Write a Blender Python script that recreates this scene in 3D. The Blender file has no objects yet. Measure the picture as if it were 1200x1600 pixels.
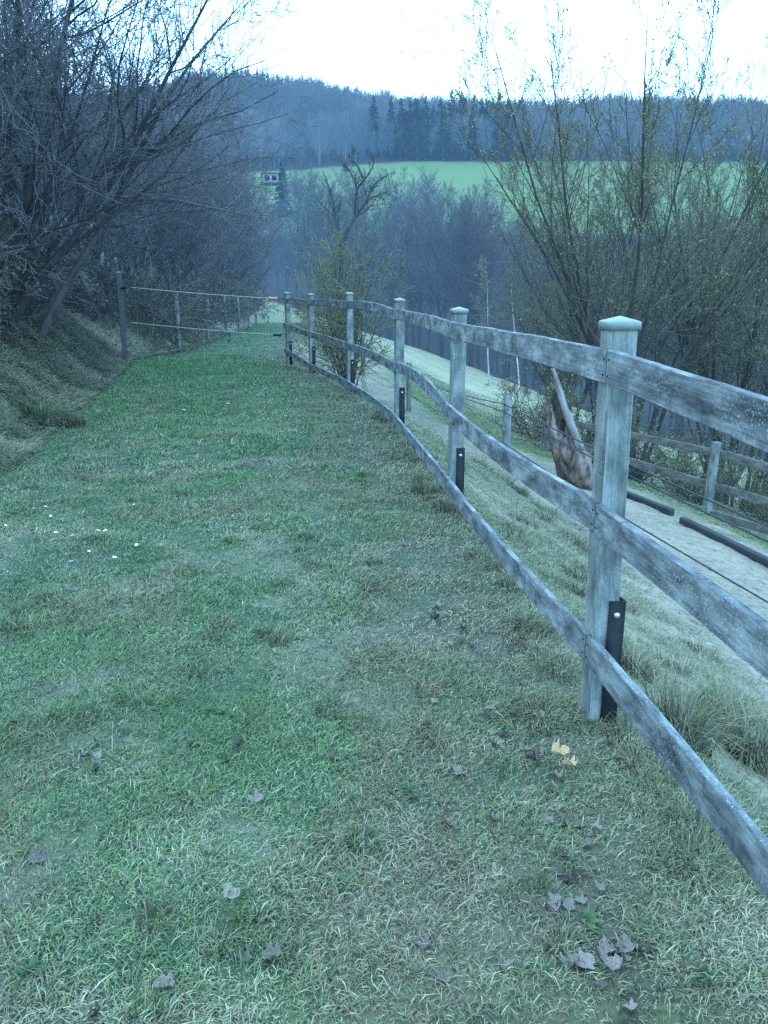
import bpy, math, random
import numpy as np
from mathutils import Vector, Matrix
PI = math.pi
random.seed(7)
RS = np.random.default_rng(11)
scene = bpy.context.scene
C = scene.collection

# ------------------------------------------------------------------ camera geometry
FPX = 1250.0                       # focal length in photo pixels (photo 1200 x 1600)
PIT = math.atan(350 / FPX)         # the camera looks down by about 15.6 degrees
CP, SP = math.cos(PIT), math.sin(PIT)

def ray(u, v):
    """ground-plan direction of a sight line: x and z gained per metre of y"""
    t = (800 - v) / FPX
    k = math.tan(math.atan(t) - PIT)
    zc = CP - k * SP
    return (u - 600) / FPX * zc, k

def at(u, v, Y):
    a, k = ray(u, v)
    return Vector((a * Y, Y, k * Y))

# ------------------------------------------------------------------ noise + terrain
def vnoise(x, y, seed=0):
    x = np.asarray(x, float); y = np.asarray(y, float)
    xi = np.floor(x).astype(np.int64); yi = np.floor(y).astype(np.int64)
    fx = x - xi; fy = y - yi
    fx = fx * fx * (3 - 2 * fx); fy = fy * fy * (3 - 2 * fy)
    def hsh(a, b):
        n = (a * 374761393 + b * 668265263 + seed * 1442695041) & 0xffffffff
        n = ((n ^ (n >> 13)) * 1274126177) & 0xffffffff
        return ((n ^ (n >> 16)) & 0xffff) / 65535.0
    a = hsh(xi, yi); b = hsh(xi + 1, yi); c = hsh(xi, yi + 1); d = hsh(xi + 1, yi + 1)
    return (a * (1 - fx) + b * fx) * (1 - fy) + (c * (1 - fx) + d * fx) * fy

def fbm(x, y, seed=0, o=4):
    s = 0; amp = 1; tot = 0
    for i in range(o):
        s = s + amp * vnoise(x * 2 ** i, y * 2 ** i, seed + i * 17); tot += amp; amp *= .55
    return s / tot

def sstep(a, b, x):
    t = np.clip((x - a) / (b - a), 0, 1)
    return t * t * (3 - 2 * t)

XF_Y = [-60, -5, -0.2, 2.6, 5.49, 8.59, 11.92, 14.54, 15.98, 20, 30, 44, 60, 75, 100, 130, 150, 165, 200, 300]
XF_X = [7, 1.6, 1.08, .78, .5, .16, -.5, -1.29, -1.87, -2.4, -3.0, -4.0, -6, -8, -12, -17.5, -21, -25, -33, -60]
def xf(y): return np.interp(y, XF_Y, XF_X)                       # line of the board fence
def xb(y): return np.interp(y, [-60, 2, 7, 10, 17, 20, 24, 30, 44, 60, 100, 165, 300],
                               [-14, -2.9, -3.45, -4.05, -5.45, -4.95, -5.25, -5.9, -7.0, -9.2, -15.5, -28, -66])   # foot of the bank
def zr(y): return np.interp(y, [-60, 0, 18, 24, 30, 44, 80, 120, 165, 200], [-1.5, -1.5, -1.46, -1.5, -1.6, -2.0, -2.1, -2.1, -2.3, -6])
def xe(y): return np.interp(y, [0, 20, 30, 40, 50, 75, 100, 130, 150, 165, 200],
                               [29, 24, 20, 17, 13.4, 7.7, 2.7, -10, -15.6, -22.4, -40])       # edge of the valley wood

def terrain(x, y):
    x = np.asarray(x, float); y = np.asarray(y, float)
    d = x - xf(y)
    prof = np.interp(d, [-1, 0, .2, 1.45, 2.0, 4.6, 5.4, 18, 40, 60, 400],
                        [0, 0, -.05, -.72, -.92, -1.5, -1.85, -5.6, -13, -15, -15])
    e = xb(y) - x
    bank = np.interp(e, [0, .25, 1.5, 4, 12, 30, 200], [0, .12, 1.25, 2.3, 4.5, 8, 12])
    near = zr(y) + prof + bank
    far = np.interp(y, [-60, 100, 140, 180, 230, 262, 300, 400, 480, 560, 1200, 3000],
                       [-60, -22, -12, 2, 20, 30.5, 42, 68, 82, 80, 70, 60])
    far = far + np.where(y > 300, (y - 300) / 180, 0).clip(0, 1) * (15 * sstep(50, -75, x) - 11 * sstep(-85, -140, x))
    far = far + ((fbm(x / 80, y / 80, 5) - .5) * 8 + 1.) * sstep(300, 440, y)
    m = 3.0
    hh = np.clip(.5 + .5 * (near - far) / m, 0, 1)
    z = far * (1 - hh) + near * hh + m * hh * (1 - hh)
    r = np.hypot(x, y)
    z = z + (fbm(x * 1.3, y * 1.3, 3) - .5) * .07 + (fbm(x * 7, y * 7, 8, 3) - .5) * .028 * (r < 40)
    z = z + (fbm(x / 9, y / 9, 13) - .5) * .8 * sstep(30, 80, r)
    return z

def gz(x, y): return float(terrain(np.array([x]), np.array([y]))[0])

def ground_at(u, v, y0=1.0, y1=500):
    a, k = ray(u, v)
    ys = np.geomspace(y0, y1, 3000)
    hit = np.nonzero(k * ys <= terrain(a * ys, ys))[0]
    Y = ys[hit[0]] if len(hit) else y1
    return Vector((a * Y, Y, gz(a * Y, Y)))

# ------------------------------------------------------------------ mesh helpers
def mesh_np(name, V, quads=None, tris=None, col=None, uv=None, smooth=False):
    me = bpy.data.meshes.new(name)
    V = np.asarray(V, np.float32).reshape(-1, 3)
    idx = []; st = []; tot = 0
    if quads is not None and len(quads):
        q = np.asarray(quads, np.int32).reshape(-1, 4); idx.append(q.ravel()); st.append(np.arange(len(q)) * 4); tot += q.size
    if tris is not None and len(tris):
        t = np.asarray(tris, np.int32).reshape(-1, 3); idx.append(t.ravel()); st.append(tot + np.arange(len(t)) * 3); tot += t.size
    idx = np.concatenate(idx); st = np.concatenate(st).astype(np.int32)
    me.vertices.add(len(V)); me.vertices.foreach_set('co', V.ravel())
    me.loops.add(len(idx)); me.loops.foreach_set('vertex_index', idx)
    me.polygons.add(len(st)); me.polygons.foreach_set('loop_start', st)
    if smooth: me.polygons.foreach_set('use_smooth', np.ones(len(st), bool))
    me.update(calc_edges=True)
    if col is not None:
        a = me.color_attributes.new('Col', 'FLOAT_COLOR', 'POINT')
        cc = np.ones((len(V), 4), np.float32); cc[:, :3] = col
        a.data.foreach_set('color', cc.ravel())
    if uv is not None:
        l = me.uv_layers.new(name='UVMap')
        l.data.foreach_set('uv', np.asarray(uv, np.float32)[idx].ravel())
    return me

def link(name, me, mat=None, parent=None, loc=None):
    o = bpy.data.objects.new(name, me); C.objects.link(o)
    if mat is not None and me is not None and not me.materials: me.materials.append(mat)
    if parent is not None: o.parent = parent
    if loc is not None: o.location = loc
    return o

def tag(o, label=None, cat=None, group=None, kind=None):
    if label: o['label'] = label
    if cat: o['category'] = cat
    if group: o['group'] = group
    if kind: o['kind'] = kind
    return o

def thing(name, label, cat, loc=(0, 0, 0), group=None, rz=0):
    o = bpy.data.objects.new(name, None); C.objects.link(o)
    o.location = loc; o.rotation_euler = (0, 0, rz); o.empty_display_size = .1
    return tag(o, label, cat, group)

def copy_tree(o, parent=None):
    c = o.copy(); C.objects.link(c); c.parent = parent
    for ch in [q for q in bpy.data.objects if q.parent == o]: copy_tree(ch, c)
    return c

def tubes(P, R, sides=3, seed=0):
    """P (N,K,3), R (N,K) -> verts, quads of open tubes"""
    N, K, _ = P.shape
    T = np.empty_like(P); T[:, 1:-1] = P[:, 2:] - P[:, :-2]; T[:, 0] = P[:, 1] - P[:, 0]; T[:, -1] = P[:, -1] - P[:, -2]
    T /= np.linalg.norm(T, axis=2, keepdims=True) + 1e-9
    m = T.mean(axis=1); ref = np.where(np.abs(m[:, 2:3]) > .75, np.array([[1., .2, 0]]), np.array([[0, .1, 1.]]))
    A = np.cross(T, ref[:, None, :]); A /= np.linalg.norm(A, axis=2, keepdims=True) + 1e-9
    B = np.cross(T, A)
    an = np.arange(sides) / sides * 2 * PI
    V = P[:, :, None, :] + R[:, :, None, None] * (A[:, :, None, :] * np.cos(an)[None, None, :, None] + B[:, :, None, :] * np.sin(an)[None, None, :, None])
    base = (np.arange(N) * K * sides)[:, None, None]
    k = (np.arange(K - 1) * sides)[None, :, None]; s = np.arange(sides)[None, None, :]; s2 = (np.arange(sides) + 1) % sides
    q = np.stack([base + k + s, base + k + s2[None, None, :], base + k + sides + s2[None, None, :], base + k + sides + s], -1)
    return V.reshape(-1, 3), q.reshape(-1, 4)

def ribbons(P, R, rng):
    N, K, _ = P.shape
    T = P[:, -1] - P[:, 0]; ref = rng.normal(size=(N, 3))
    A = np.cross(T, ref); A /= np.linalg.norm(A, axis=1, keepdims=True) + 1e-9
    V = np.stack([P - A[:, None] * R[:, :, None], P + A[:, None] * R[:, :, None]], 2)
    base = (np.arange(N) * K * 2)[:, None]; k = (np.arange(K - 1) * 2)[None]
    q = np.stack([base + k, base + k + 1, base + k + 3, base + k + 2], -1)
    return V.reshape(-1, 3), q.reshape(-1, 4)

def join(parts):
    vs = []; qs = []; n = 0
    for v, q in parts: vs.append(v); qs.append(q + n); n += len(v)
    return np.concatenate(vs), np.concatenate(qs)

def norm(a): return a / (np.linalg.norm(a, axis=-1, keepdims=True) + 1e-9)

def grow(P, R, n, t0, t1, ang, lenr, K, up, wig, rng, rr=.6, tip=.35, minlen=.0):
    N, K0, _ = P.shape
    M = int(N * n); pi = np.repeat(np.arange(N), int(math.ceil(n)))[:M] if n >= 1 else rng.choice(N, M, replace=False)
    t = t0 + (t1 - t0) * rng.random(M)
    f = t * (K0 - 1); i = np.minimum(f.astype(int), K0 - 2); f = (f - i)[:, None]
    S = P[pi, i] * (1 - f) + P[pi, i + 1] * f
    T = norm(P[pi, i + 1] - P[pi, i])
    r0 = (R[pi, i] * (1 - f[:, 0]) + R[pi, i + 1] * f[:, 0]) * rr
    L = np.linalg.norm(np.diff(P, axis=1), axis=2).sum(1)[pi] * lenr * (1.15 - .75 * t) * (.6 + .8 * rng.random(M)) + minlen
    a = np.radians(ang) * (.65 + .7 * rng.random(M))[:, None]
    perp = norm(np.cross(T, rng.normal(size=(M, 3))))
    D = norm(T * np.cos(a) + perp * np.sin(a))
    out = np.empty((M, K, 3)); out[:, 0] = S; seg = (L / (K - 1))[:, None]
    for k in range(1, K):
        D = norm(D + np.array([0, 0, up]) + rng.normal(size=(M, 3)) * wig)
        out[:, k] = out[:, k - 1] + D * seg
    Rr = r0[:, None] * np.linspace(1, tip, K)[None]
    return out, Rr

def stems(specs, K, rng, wig=.05):
    """specs: (x,y,dirx,diry,dirz,length,radius,bend_up)"""
    P = np.empty((len(specs), K, 3)); R = np.empty((len(specs), K))
    for j, (x, y, dx, dy, dz, L, r, up) in enumerate(specs):
        D = norm(np.array([dx, dy, dz], float)); p = np.array([x, y, -.15])
        for k in range(K):
            P[j, k] = p; D = norm(D + np.array([0, 0, up]) + rng.normal(size=3) * wig); p = p + D * L / (K - 1)
        R[j] = r * (.04 + .96 * np.linspace(1, 0, K) ** .8)
        R[j, 0] *= 1.25
    return P, R

def leaves_on(P, n, size, rng, spread=.02):
    N, K, _ = P.shape
    pi = rng.integers(0, N, n); f = rng.random(n) * (K - 1); i = np.minimum(f.astype(int), K - 2); f = (f - i)[:, None]
    c = P[pi, i] * (1 - f) + P[pi, i + 1] * f + rng.normal(size=(n, 3)) * spread
    a = norm(rng.normal(size=(n, 3)) + np.array([0, 0, .6])); b = norm(np.cross(a, rng.normal(size=(n, 3))))
    s = size * (.6 + .8 * rng.random(n))[:, None]
    w = np.cross(a, b)
    V = np.stack([c, c + a * s * .5 + b * s * .28 + w * s * .08, c + a * s, c + a * s * .5 - b * s * .28 + w * s * .08], 1)
    q = np.arange(n * 4).reshape(n, 4)
    return V.reshape(-1, 3), q

def fence_mb():
    return []

def box_arr(c, sx, sy, sz, ax=(1, 0, 0), ay=(0, 1, 0)):
    c = np.array(c, float); ax = np.array(ax, float) * sx / 2; ay = np.array(ay, float) * sy / 2; az = np.array([0, 0, sz / 2.])
    V = np.array([c + i * ax + j * ay + k * az for k in (-1, 1) for j in (-1, 1) for i in (-1, 1)])
    q = np.array([[0, 2, 3, 1], [4, 5, 7, 6], [0, 1, 5, 4], [2, 6, 7, 3], [0, 4, 6, 2], [1, 3, 7, 5]])
    return V, q

def bevel(o, w=.004, seg=2):
    m = o.modifiers.new('bevel', 'BEVEL'); m.width = w; m.segments = seg; m.limit_method = 'ANGLE'; m.harden_normals = False
    return o

# ------------------------------------------------------------------ materials
HAZE = (.105, .285, .56)  # blue haze painted into materials as emission, growing with distance from the origin
def newmat(name):
    m = bpy.data.materials.new(name); m.use_nodes = True
    nt = m.node_tree; nt.nodes.clear()
    out = nt.nodes.new('ShaderNodeOutputMaterial')
    b = nt.nodes.new('ShaderNodeBsdfPrincipled'); b.inputs['Specular IOR Level'].default_value = .25; b.inputs['Roughness'].default_value = .85
    return m, nt, b, out

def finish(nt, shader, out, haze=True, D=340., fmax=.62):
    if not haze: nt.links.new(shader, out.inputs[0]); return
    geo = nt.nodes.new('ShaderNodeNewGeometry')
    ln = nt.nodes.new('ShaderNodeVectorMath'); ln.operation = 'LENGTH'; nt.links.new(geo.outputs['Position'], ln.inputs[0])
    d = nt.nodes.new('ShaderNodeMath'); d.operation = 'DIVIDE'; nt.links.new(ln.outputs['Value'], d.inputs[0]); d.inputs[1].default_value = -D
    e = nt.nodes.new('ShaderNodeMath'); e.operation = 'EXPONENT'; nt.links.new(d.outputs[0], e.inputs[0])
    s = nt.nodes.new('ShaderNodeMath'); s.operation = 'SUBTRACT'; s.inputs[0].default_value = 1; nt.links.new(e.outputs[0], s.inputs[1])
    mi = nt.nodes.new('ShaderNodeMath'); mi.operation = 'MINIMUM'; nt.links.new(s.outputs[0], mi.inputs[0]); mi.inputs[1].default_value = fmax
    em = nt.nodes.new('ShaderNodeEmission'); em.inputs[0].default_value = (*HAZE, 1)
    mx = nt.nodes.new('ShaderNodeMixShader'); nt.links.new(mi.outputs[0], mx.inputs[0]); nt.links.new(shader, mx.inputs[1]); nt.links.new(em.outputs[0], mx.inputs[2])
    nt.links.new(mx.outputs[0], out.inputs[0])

def noise(nt, scale, vec=None, detail=4, rough=.6):
    n = nt.nodes.new('ShaderNodeTexNoise'); n.inputs['Scale'].default_value = scale; n.inputs['Detail'].default_value = detail; n.inputs['Roughness'].default_value = rough
    if vec is not None: nt.links.new(vec, n.inputs['Vector'])
    return n

def ramp(nt, fac, stops):
    r = nt.nodes.new('ShaderNodeValToRGB'); nt.links.new(fac, r.inputs[0])
    els = r.color_ramp.elements
    while len(els) < len(stops): els.new(.5)
    for e, (p, c) in zip(els, stops): e.position = p; e.color = (*c, 1)
    return r

def mixc(nt, fac, a, b, mode='MIX'):
    m = nt.nodes.new('ShaderNodeMix'); m.data_type = 'RGBA'; m.blend_type = mode
    for s, v in ((0, fac), (6, a), (7, b)):
        if hasattr(v, 'is_output') or isinstance(v, bpy.types.NodeSocket): nt.links.new(v, m.inputs[s])
        elif s == 0: m.inputs[0].default_value = v
        else: m.inputs[s].default_value = (*v, 1)
    return m.outputs[2]

def coords(nt, kind='Object', scale=None):
    t = nt.nodes.new('ShaderNodeTexCoord'); o = t.outputs[kind]
    if scale:
        mp = nt.nodes.new('ShaderNodeMapping'); mp.inputs['Scale'].default_value = scale; nt.links.new(o, mp.inputs[0]); o = mp.outputs[0]
    return o

def bump(nt, b, h, strength=.4, dist=.01):
    bp = nt.nodes.new('ShaderNodeBump'); bp.inputs['Strength'].default_value = strength; bp.inputs['Distance'].default_value = dist
    nt.links.new(h, bp.inputs['Height']); nt.links.new(bp.outputs[0], b.inputs['Normal'])

def mat_attr(name, var=.35, scale=40, haze=True, rough=.9, bmp=0):
    m, nt, b, out = newmat(name)
    a = nt.nodes.new('ShaderNodeAttribute'); a.attribute_name = 'Col'
    n = noise(nt, scale, coords(nt), 5, .7)
    r = ramp(nt, n.outputs[0], [(.25, (1 - var,) * 3), (.75, (1 + var,) * 3)])
    c0 = mixc(nt, 1., a.outputs[0], r.outputs[0], 'MULTIPLY')
    if bmp:
        n2 = noise(nt, 9, coords(nt), 6, .85); r2 = ramp(nt, n2.outputs[0], [(.38, (.28,) * 3), (.47, (1,) * 3), (.6, (1.1,) * 3), (.68, (1.5,) * 3)])
        c0 = mixc(nt, .8, c0, r2.outputs[0], 'MULTIPLY')
    nt.links.new(c0, b.inputs['Base Color'])
    b.inputs['Roughness'].default_value = rough
    if bmp: bump(nt, b, n.outputs[0], bmp, .02)
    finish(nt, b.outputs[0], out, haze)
    return m

def mat_bark(name, c1, c2, scale=6, haze=True, vary=.3):
    m, nt, b, out = newmat(name)
    n = noise(nt, scale, coords(nt, 'Object', (1, 1, .4)), 4, .65)
    r = ramp(nt, n.outputs[0], [(.35, c1), (.65, c2)])
    oi = nt.nodes.new('ShaderNodeObjectInfo')
    v = ramp(nt, oi.outputs['Random'], [(0, (1 - vary,) * 3), (1, (1 + vary,) * 3)])
    nt.links.new(mixc(nt, 1., r.outputs[0], v.outputs[0], 'MULTIPLY'), b.inputs['Base Color'])
    bump(nt, b, n.outputs[0], .4, .02)
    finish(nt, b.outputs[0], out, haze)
    return m

def mat_wood(name, dark, mid, light, lichen=.5, seedoff=0.):
    """weathered board: grain along UV x (metres), blotches, streaks and pale lichen specks"""
    m, nt, b, out = newmat(name)
    uv = nt.nodes.new('ShaderNodeUVMap').outputs[0]
    mp = nt.nodes.new('ShaderNodeMapping'); mp.inputs['Scale'].default_value = (5, 130, 1); mp.inputs['Location'].default_value = (seedoff, 0, 0); nt.links.new(uv, mp.inputs[0])
    g = noise(nt, 1, mp.outputs[0], 6, .7)
    mp2 = nt.nodes.new('ShaderNodeMapping'); mp2.inputs['Scale'].default_value = (5, 11, 1); mp2.inputs['Location'].default_value = (seedoff * 3, 0, 0); nt.links.new(uv, mp2.inputs[0])
    bl = noise(nt, 1, mp2.outputs[0], 5, .65)
    base = ramp(nt, bl.outputs[0], [(.34, dark), (.5, mid), (.66, light)]).outputs[0]
    gr = ramp(nt, g.outputs[0], [(.3, (.45,) * 3), (.5, (.95,) * 3), (.75, (1.35,) * 3)])
    c = mixc(nt, .85, base, gr.outputs[0], 'MULTIPLY')
    sp = noise(nt, 95, uv, 3, .8)
    sm = ramp(nt, sp.outputs[0], [(.56, (0,) * 3), (.66, (1,) * 3)])
    msk = noise(nt, 3.5, uv, 3, .6); mk = ramp(nt, msk.outputs[0], [(.42, (0,) * 3), (.62, (lichen,) * 3)])
    f = nt.nodes.new('ShaderNodeMath'); f.operation = 'MULTIPLY'; nt.links.new(sm.outputs[0], f.inputs[0]); nt.links.new(mk.outputs[0], f.inputs[1])
    c = mixc(nt, f.outputs[0], c, (.42, .44, .40))
    mp3 = nt.nodes.new('ShaderNodeMapping'); mp3.inputs['Scale'].default_value = (26, 4, 1); nt.links.new(uv, mp3.inputs[0])
    st = noise(nt, 1, mp3.outputs[0], 3, .6); sk = ramp(nt, st.outputs[0], [(.6, (0,) * 3), (.72, (.55,) * 3)])
    c = mixc(nt, sk.outputs[0], c, tuple(q * .45 for q in dark))
    nt.links.new(c, b.inputs['Base Color']); b.inputs['Roughness'].default_value = .9
    add = nt.nodes.new('ShaderNodeMath'); nt.links.new(g.outputs[0], add.inputs[0]); nt.links.new(bl.outputs[0], add.inputs[1])
    bump(nt, b, add.outputs[0], .55, .004)
    finish(nt, b.outputs[0], out, False)
    return m

def mat_plain(name, c1, c2, scale=12, rough=.7, metal=0, bmp=.15, spec=.3):
    m, nt, b, out = newmat(name)
    n = noise(nt, scale, coords(nt), 5, .7)
    nt.links.new(ramp(nt, n.outputs[0], [(.3, c1), (.7, c2)]).outputs[0], b.inputs['Base Color'])
    b.inputs['Roughness'].default_value = rough; b.inputs['Metallic'].default_value = metal; b.inputs['Specular IOR Level'].default_value = spec
    bump(nt, b, n.outputs[0], bmp, .004)
    finish(nt, b.outputs[0], out, False)
    return m

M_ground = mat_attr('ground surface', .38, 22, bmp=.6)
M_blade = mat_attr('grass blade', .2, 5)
M_rail = mat_wood('weathered fence board', (.045, .05, .049), (.14, .152, .142), (.28, .30, .275), .95)
M_post = mat_wood('weathered fence post', (.082, .09, .078), (.165, .178, .155), (.28, .295, .255), .5, 4.)
M_rail_dark = mat_wood('brown paddock board', (.07, .066, .055), (.135, .125, .105), (.21, .195, .17), .3, 9.)
M_cap = mat_plain('grey green post cap', (.15, .175, .14), (.20, .23, .185), 25, .42, 0, .1, .5)
M_steel = mat_plain('black painted steel', (.008, .009, .009), (.018, .019, .019), 30, .65, 0, .2, .2)
M_bolt = mat_plain('galvanised bolt', (.45, .45, .45), (.6, .6, .6), 60, .35, .8, .1, .5)
M_rope = mat_plain('white electric rope', (.36, .33, .28), (.48, .45, .4), 80, .7)
M_orange = mat_plain('orange plastic handle', (.75, .16, .05), (.9, .28, .12), 40, .4, 0, .05, .5)
M_black = mat_plain('black plastic', (.012, .012, .014), (.025, .025, .028), 40, .5)
M_wire = mat_plain('dark fence wire', (.03, .03, .032), (.06, .06, .06), 60, .6, .4)
M_sleeper = mat_plain('dark plastic edging', (.022, .027, .027), (.042, .047, .046), 8, .8)
M_stump = mat_bark('broken red brown wood', (.07, .048, .038), (.30, .225, .175), 11, False, .05)
M_stump_dark = mat_bark('dark rotten wood', (.02, .013, .010), (.10, .062, .045), 12, False, .05)
M_stump_pale = mat_bark('bleached grey branch', (.16, .14, .12), (.30, .27, .24), 9, False, .05)
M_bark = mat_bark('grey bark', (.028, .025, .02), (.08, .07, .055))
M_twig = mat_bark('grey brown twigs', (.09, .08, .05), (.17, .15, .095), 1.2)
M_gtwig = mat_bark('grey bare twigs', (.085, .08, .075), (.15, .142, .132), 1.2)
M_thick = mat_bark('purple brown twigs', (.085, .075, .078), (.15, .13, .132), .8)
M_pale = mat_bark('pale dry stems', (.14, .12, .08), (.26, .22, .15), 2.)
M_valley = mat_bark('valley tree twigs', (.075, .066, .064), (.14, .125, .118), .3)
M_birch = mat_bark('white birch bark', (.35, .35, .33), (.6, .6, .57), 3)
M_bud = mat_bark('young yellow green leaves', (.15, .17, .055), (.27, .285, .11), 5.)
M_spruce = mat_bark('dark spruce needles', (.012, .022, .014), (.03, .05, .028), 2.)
for m_ in (M_spruce, M_ground):  # spruces and ground take less of the painted haze
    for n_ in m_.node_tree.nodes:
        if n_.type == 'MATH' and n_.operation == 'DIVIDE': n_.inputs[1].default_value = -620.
M_wall = mat_plain('white render', (.26, .27, .27), (.32, .33, .33), 2, .9)
M_roof = mat_plain('grey roof', (.12, .12, .125), (.18, .18, .18), 2, .9)
M_glass = mat_plain('dark window', (.02, .025, .03), (.03, .035, .04), 2, .2)
M_leaf = mat_bark('grey brown dead leaf', (.06, .045, .034), (.27, .215, .165), 30, False, .75)
M_leaf_y = mat_bark('yellow dead leaf', (.42, .24, .10), (.60, .42, .22), 30, False, .2)
M_daisy = mat_plain('white petals', (.7, .72, .72), (.8, .82, .82), 60, .7)
M_daisy_c = mat_plain('yellow flower centre', (.6, .42, .05), (.7, .5, .08), 60, .7)

# ------------------------------------------------------------------ terrain sheets
def axis(segs):
    out = []
    for a, b, n in segs: out.append(np.linspace(a, b, n, endpoint=False))
    return np.concatenate(out)
gx = np.concatenate([-np.geomspace(12, 1500, 70)[::-1], np.linspace(-12, -6, 60, endpoint=False)[1:], np.linspace(-6, 6, 200, endpoint=False), np.linspace(6, 20, 90, endpoint=False), np.geomspace(20, 1500, 90)])
gy = np.concatenate([-np.geomspace(3, 200, 14)[::-1], np.linspace(-2.5, 14, 300, endpoint=False), np.linspace(14, 30, 120, endpoint=False), np.linspace(30, 180, 170, endpoint=False), np.linspace(180, 560, 130, endpoint=False), np.geomspace(560, 3000, 16)])
GX, GY = np.meshgrid(gx, gy)
GZ = terrain(GX, GY)

def sandw(y): return np.interp(y, [0, 11, 13, 16, 25, 40, 60], [4.3, 4.3, 3.4, 2.9, 2.9, 2.6, 2.0])
def ground_colour(x, y):
    d = x - xf(y); e = xb(y) - x
    n1 = fbm(x * .55, y * .55, 21)[..., None]; n2 = fbm(x * 2.6, y * 2.6, 22)[..., None]; n3 = fbm(x * .2, y * .2, 23)[..., None]
    green = np.array([.048, .074, .034]); straw = np.array([.14, .13, .08]); earth = np.array([.085, .068, .045]); moss = np.array([.10, .105, .025])
    c = green * (1 - .75 * sstep(.42, .68, n2)) + straw * .75 * sstep(.42, .68, n2)
    c = c * (1 - .35 * sstep(.58, .7, n1)) + moss * .35 * sstep(.58, .7, n1)
    lush = (sstep(9, 15, y) * sstep(2.5, .5, np.abs(d + 2.6)))[..., None]
    c = c * (1 - .6 * lush) + np.array([.048, .105, .036]) * .6 * lush
    w = (sstep(1.1, .1, np.abs(d + .05)) * sstep(.35, .6, n2[..., 0]) * (y < 20))[..., None]           # worn strip by the fence
    c = c * (1 - w * .75) + earth * w * .75
    dry = np.array([.24, .21, .125])
    s = (sstep(-.1, .35, d))[..., None]
    c2 = dry * (.55 + .6 * n2) * (1 - .45 * sstep(.5, .62, n1)) + green * .45 * sstep(.5, .62, n1)
    c = c * (1 - s) + c2 * s
    sandc = np.array([.25, .205, .14]) * (.72 + .5 * n2)
    w1 = sstep(1.25, 1.6, d + (n2[..., 0] - .5) * .9) * sstep(0, .35, sandw(y) - d + (n2[..., 0] - .5) * .8) * sstep(52, 38, y) * (1 - .6 * sstep(9.5, 13.5, y))
    c = c * (1 - w1[..., None]) + sandc * w1[..., None]
    # meadow: green near the track, pale dry farther out
    md = sstep(-.1, .4, d - sandw(y))[..., None]
    pale = np.array([.27, .25, .14]); mg = np.array([.10, .13, .035])
    pf = (sstep(3.6, 6.5, d + (n3[..., 0] - .5) * 3 + (n2[..., 0] - .5) * 1.2) * sstep(9, 13, y) + sstep(34, 50, y) * .8).clip(0, 1)[..., None]
    stripes = (1 + .07 * np.sin((d * 3.0)))[..., None]
    c = c * (1 - md) + (mg * (1 - pf) + pale * pf * stripes) * (.8 + .4 * n2) * md
    c = np.where(((y > 50) & (e < 0) & (d <= sandw(y)))[..., None], (mg * .4 + pale * .6) * (.8 + .4 * n2), c)
    # bank
    bk = sstep(-.15, .3, e + (n2[..., 0] - .5) * .5)[..., None]
    c = c * (1 - bk) + (np.array([.23, .20, .13]) * (.5 + .8 * n2) * (1 - .3 * n1) + green * .25) * bk
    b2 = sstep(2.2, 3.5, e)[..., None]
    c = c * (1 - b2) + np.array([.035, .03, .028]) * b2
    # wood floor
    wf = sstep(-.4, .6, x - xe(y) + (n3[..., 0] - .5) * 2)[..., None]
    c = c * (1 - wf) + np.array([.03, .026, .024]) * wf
    # far meadow and forest floor
    fm = sstep(205, 215, y + 8 * (n3[..., 0] - .5)) [..., None]
    fmc = np.array([.15, .21, .066]) * (.85 + .3 * fbm(x / 14, y / 30, 31)[..., None])
    tr = (np.abs(x - (58 + (y - 250) * .33)) < 3.0)[..., None] * .35
    fmc = fmc * (1 - tr) + np.array([.26, .25, .09]) * tr
    c = c * (1 - fm) + fmc * fm
    ye = 301 - 20 * sstep(10, -45, x)[..., None] * 0
    ff = sstep(299, 303, y + 18 * sstep(10, -45, x) + 5 * (fbm(x / 30, y * 0, 33) - .5))[..., None]
    c = c * (1 - ff) + np.array([.035, .032, .03]) * ff
    return c.clip(.01, .9)

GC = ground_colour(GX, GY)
ny, nx = GX.shape
ii, jj = np.meshgrid(np.arange(ny - 1), np.arange(nx - 1), indexing='ij')
Q = np.stack([ii * nx + jj, ii * nx + jj + 1, (ii + 1) * nx + jj + 1, (ii + 1) * nx + jj], -1).reshape(-1, 4)
cx = (GX[:-1, :-1] + GX[1:, 1:]).ravel() / 2; cy = (GY[:-1, :-1] + GY[1:, 1:]).ravel() / 2
cd = cx - xf(cy); ce = xb(cy) - cx
zone = np.zeros(len(cx), int)                                     # 0 valley floor and wood ground
zone[(cy < 165) & (cx < xe(cy)) & (cd > sandw(cy))] = 1           # meadow
zone[(cy < 165) & (cd > .2) & (cd <= sandw(cy))] = 3              # track side
zone[(cy < 50) & (cd > 1.45) & (cd <= sandw(cy))] = 2              # sand track
zone[(cy < 165) & (cd <= .2) & (ce < 0)] = 4                      # grass path
zone[(cy < 165) & (ce >= 0)] = 5                                  # bank
zone[(cy > 205) & (cy < 302)] = 6                                 # hill meadow
zone[cy >= 302] = 7                                               # hill
V = np.stack([GX, GY, GZ], -1).reshape(-1, 3); CC = GC.reshape(-1, 3)
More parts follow.
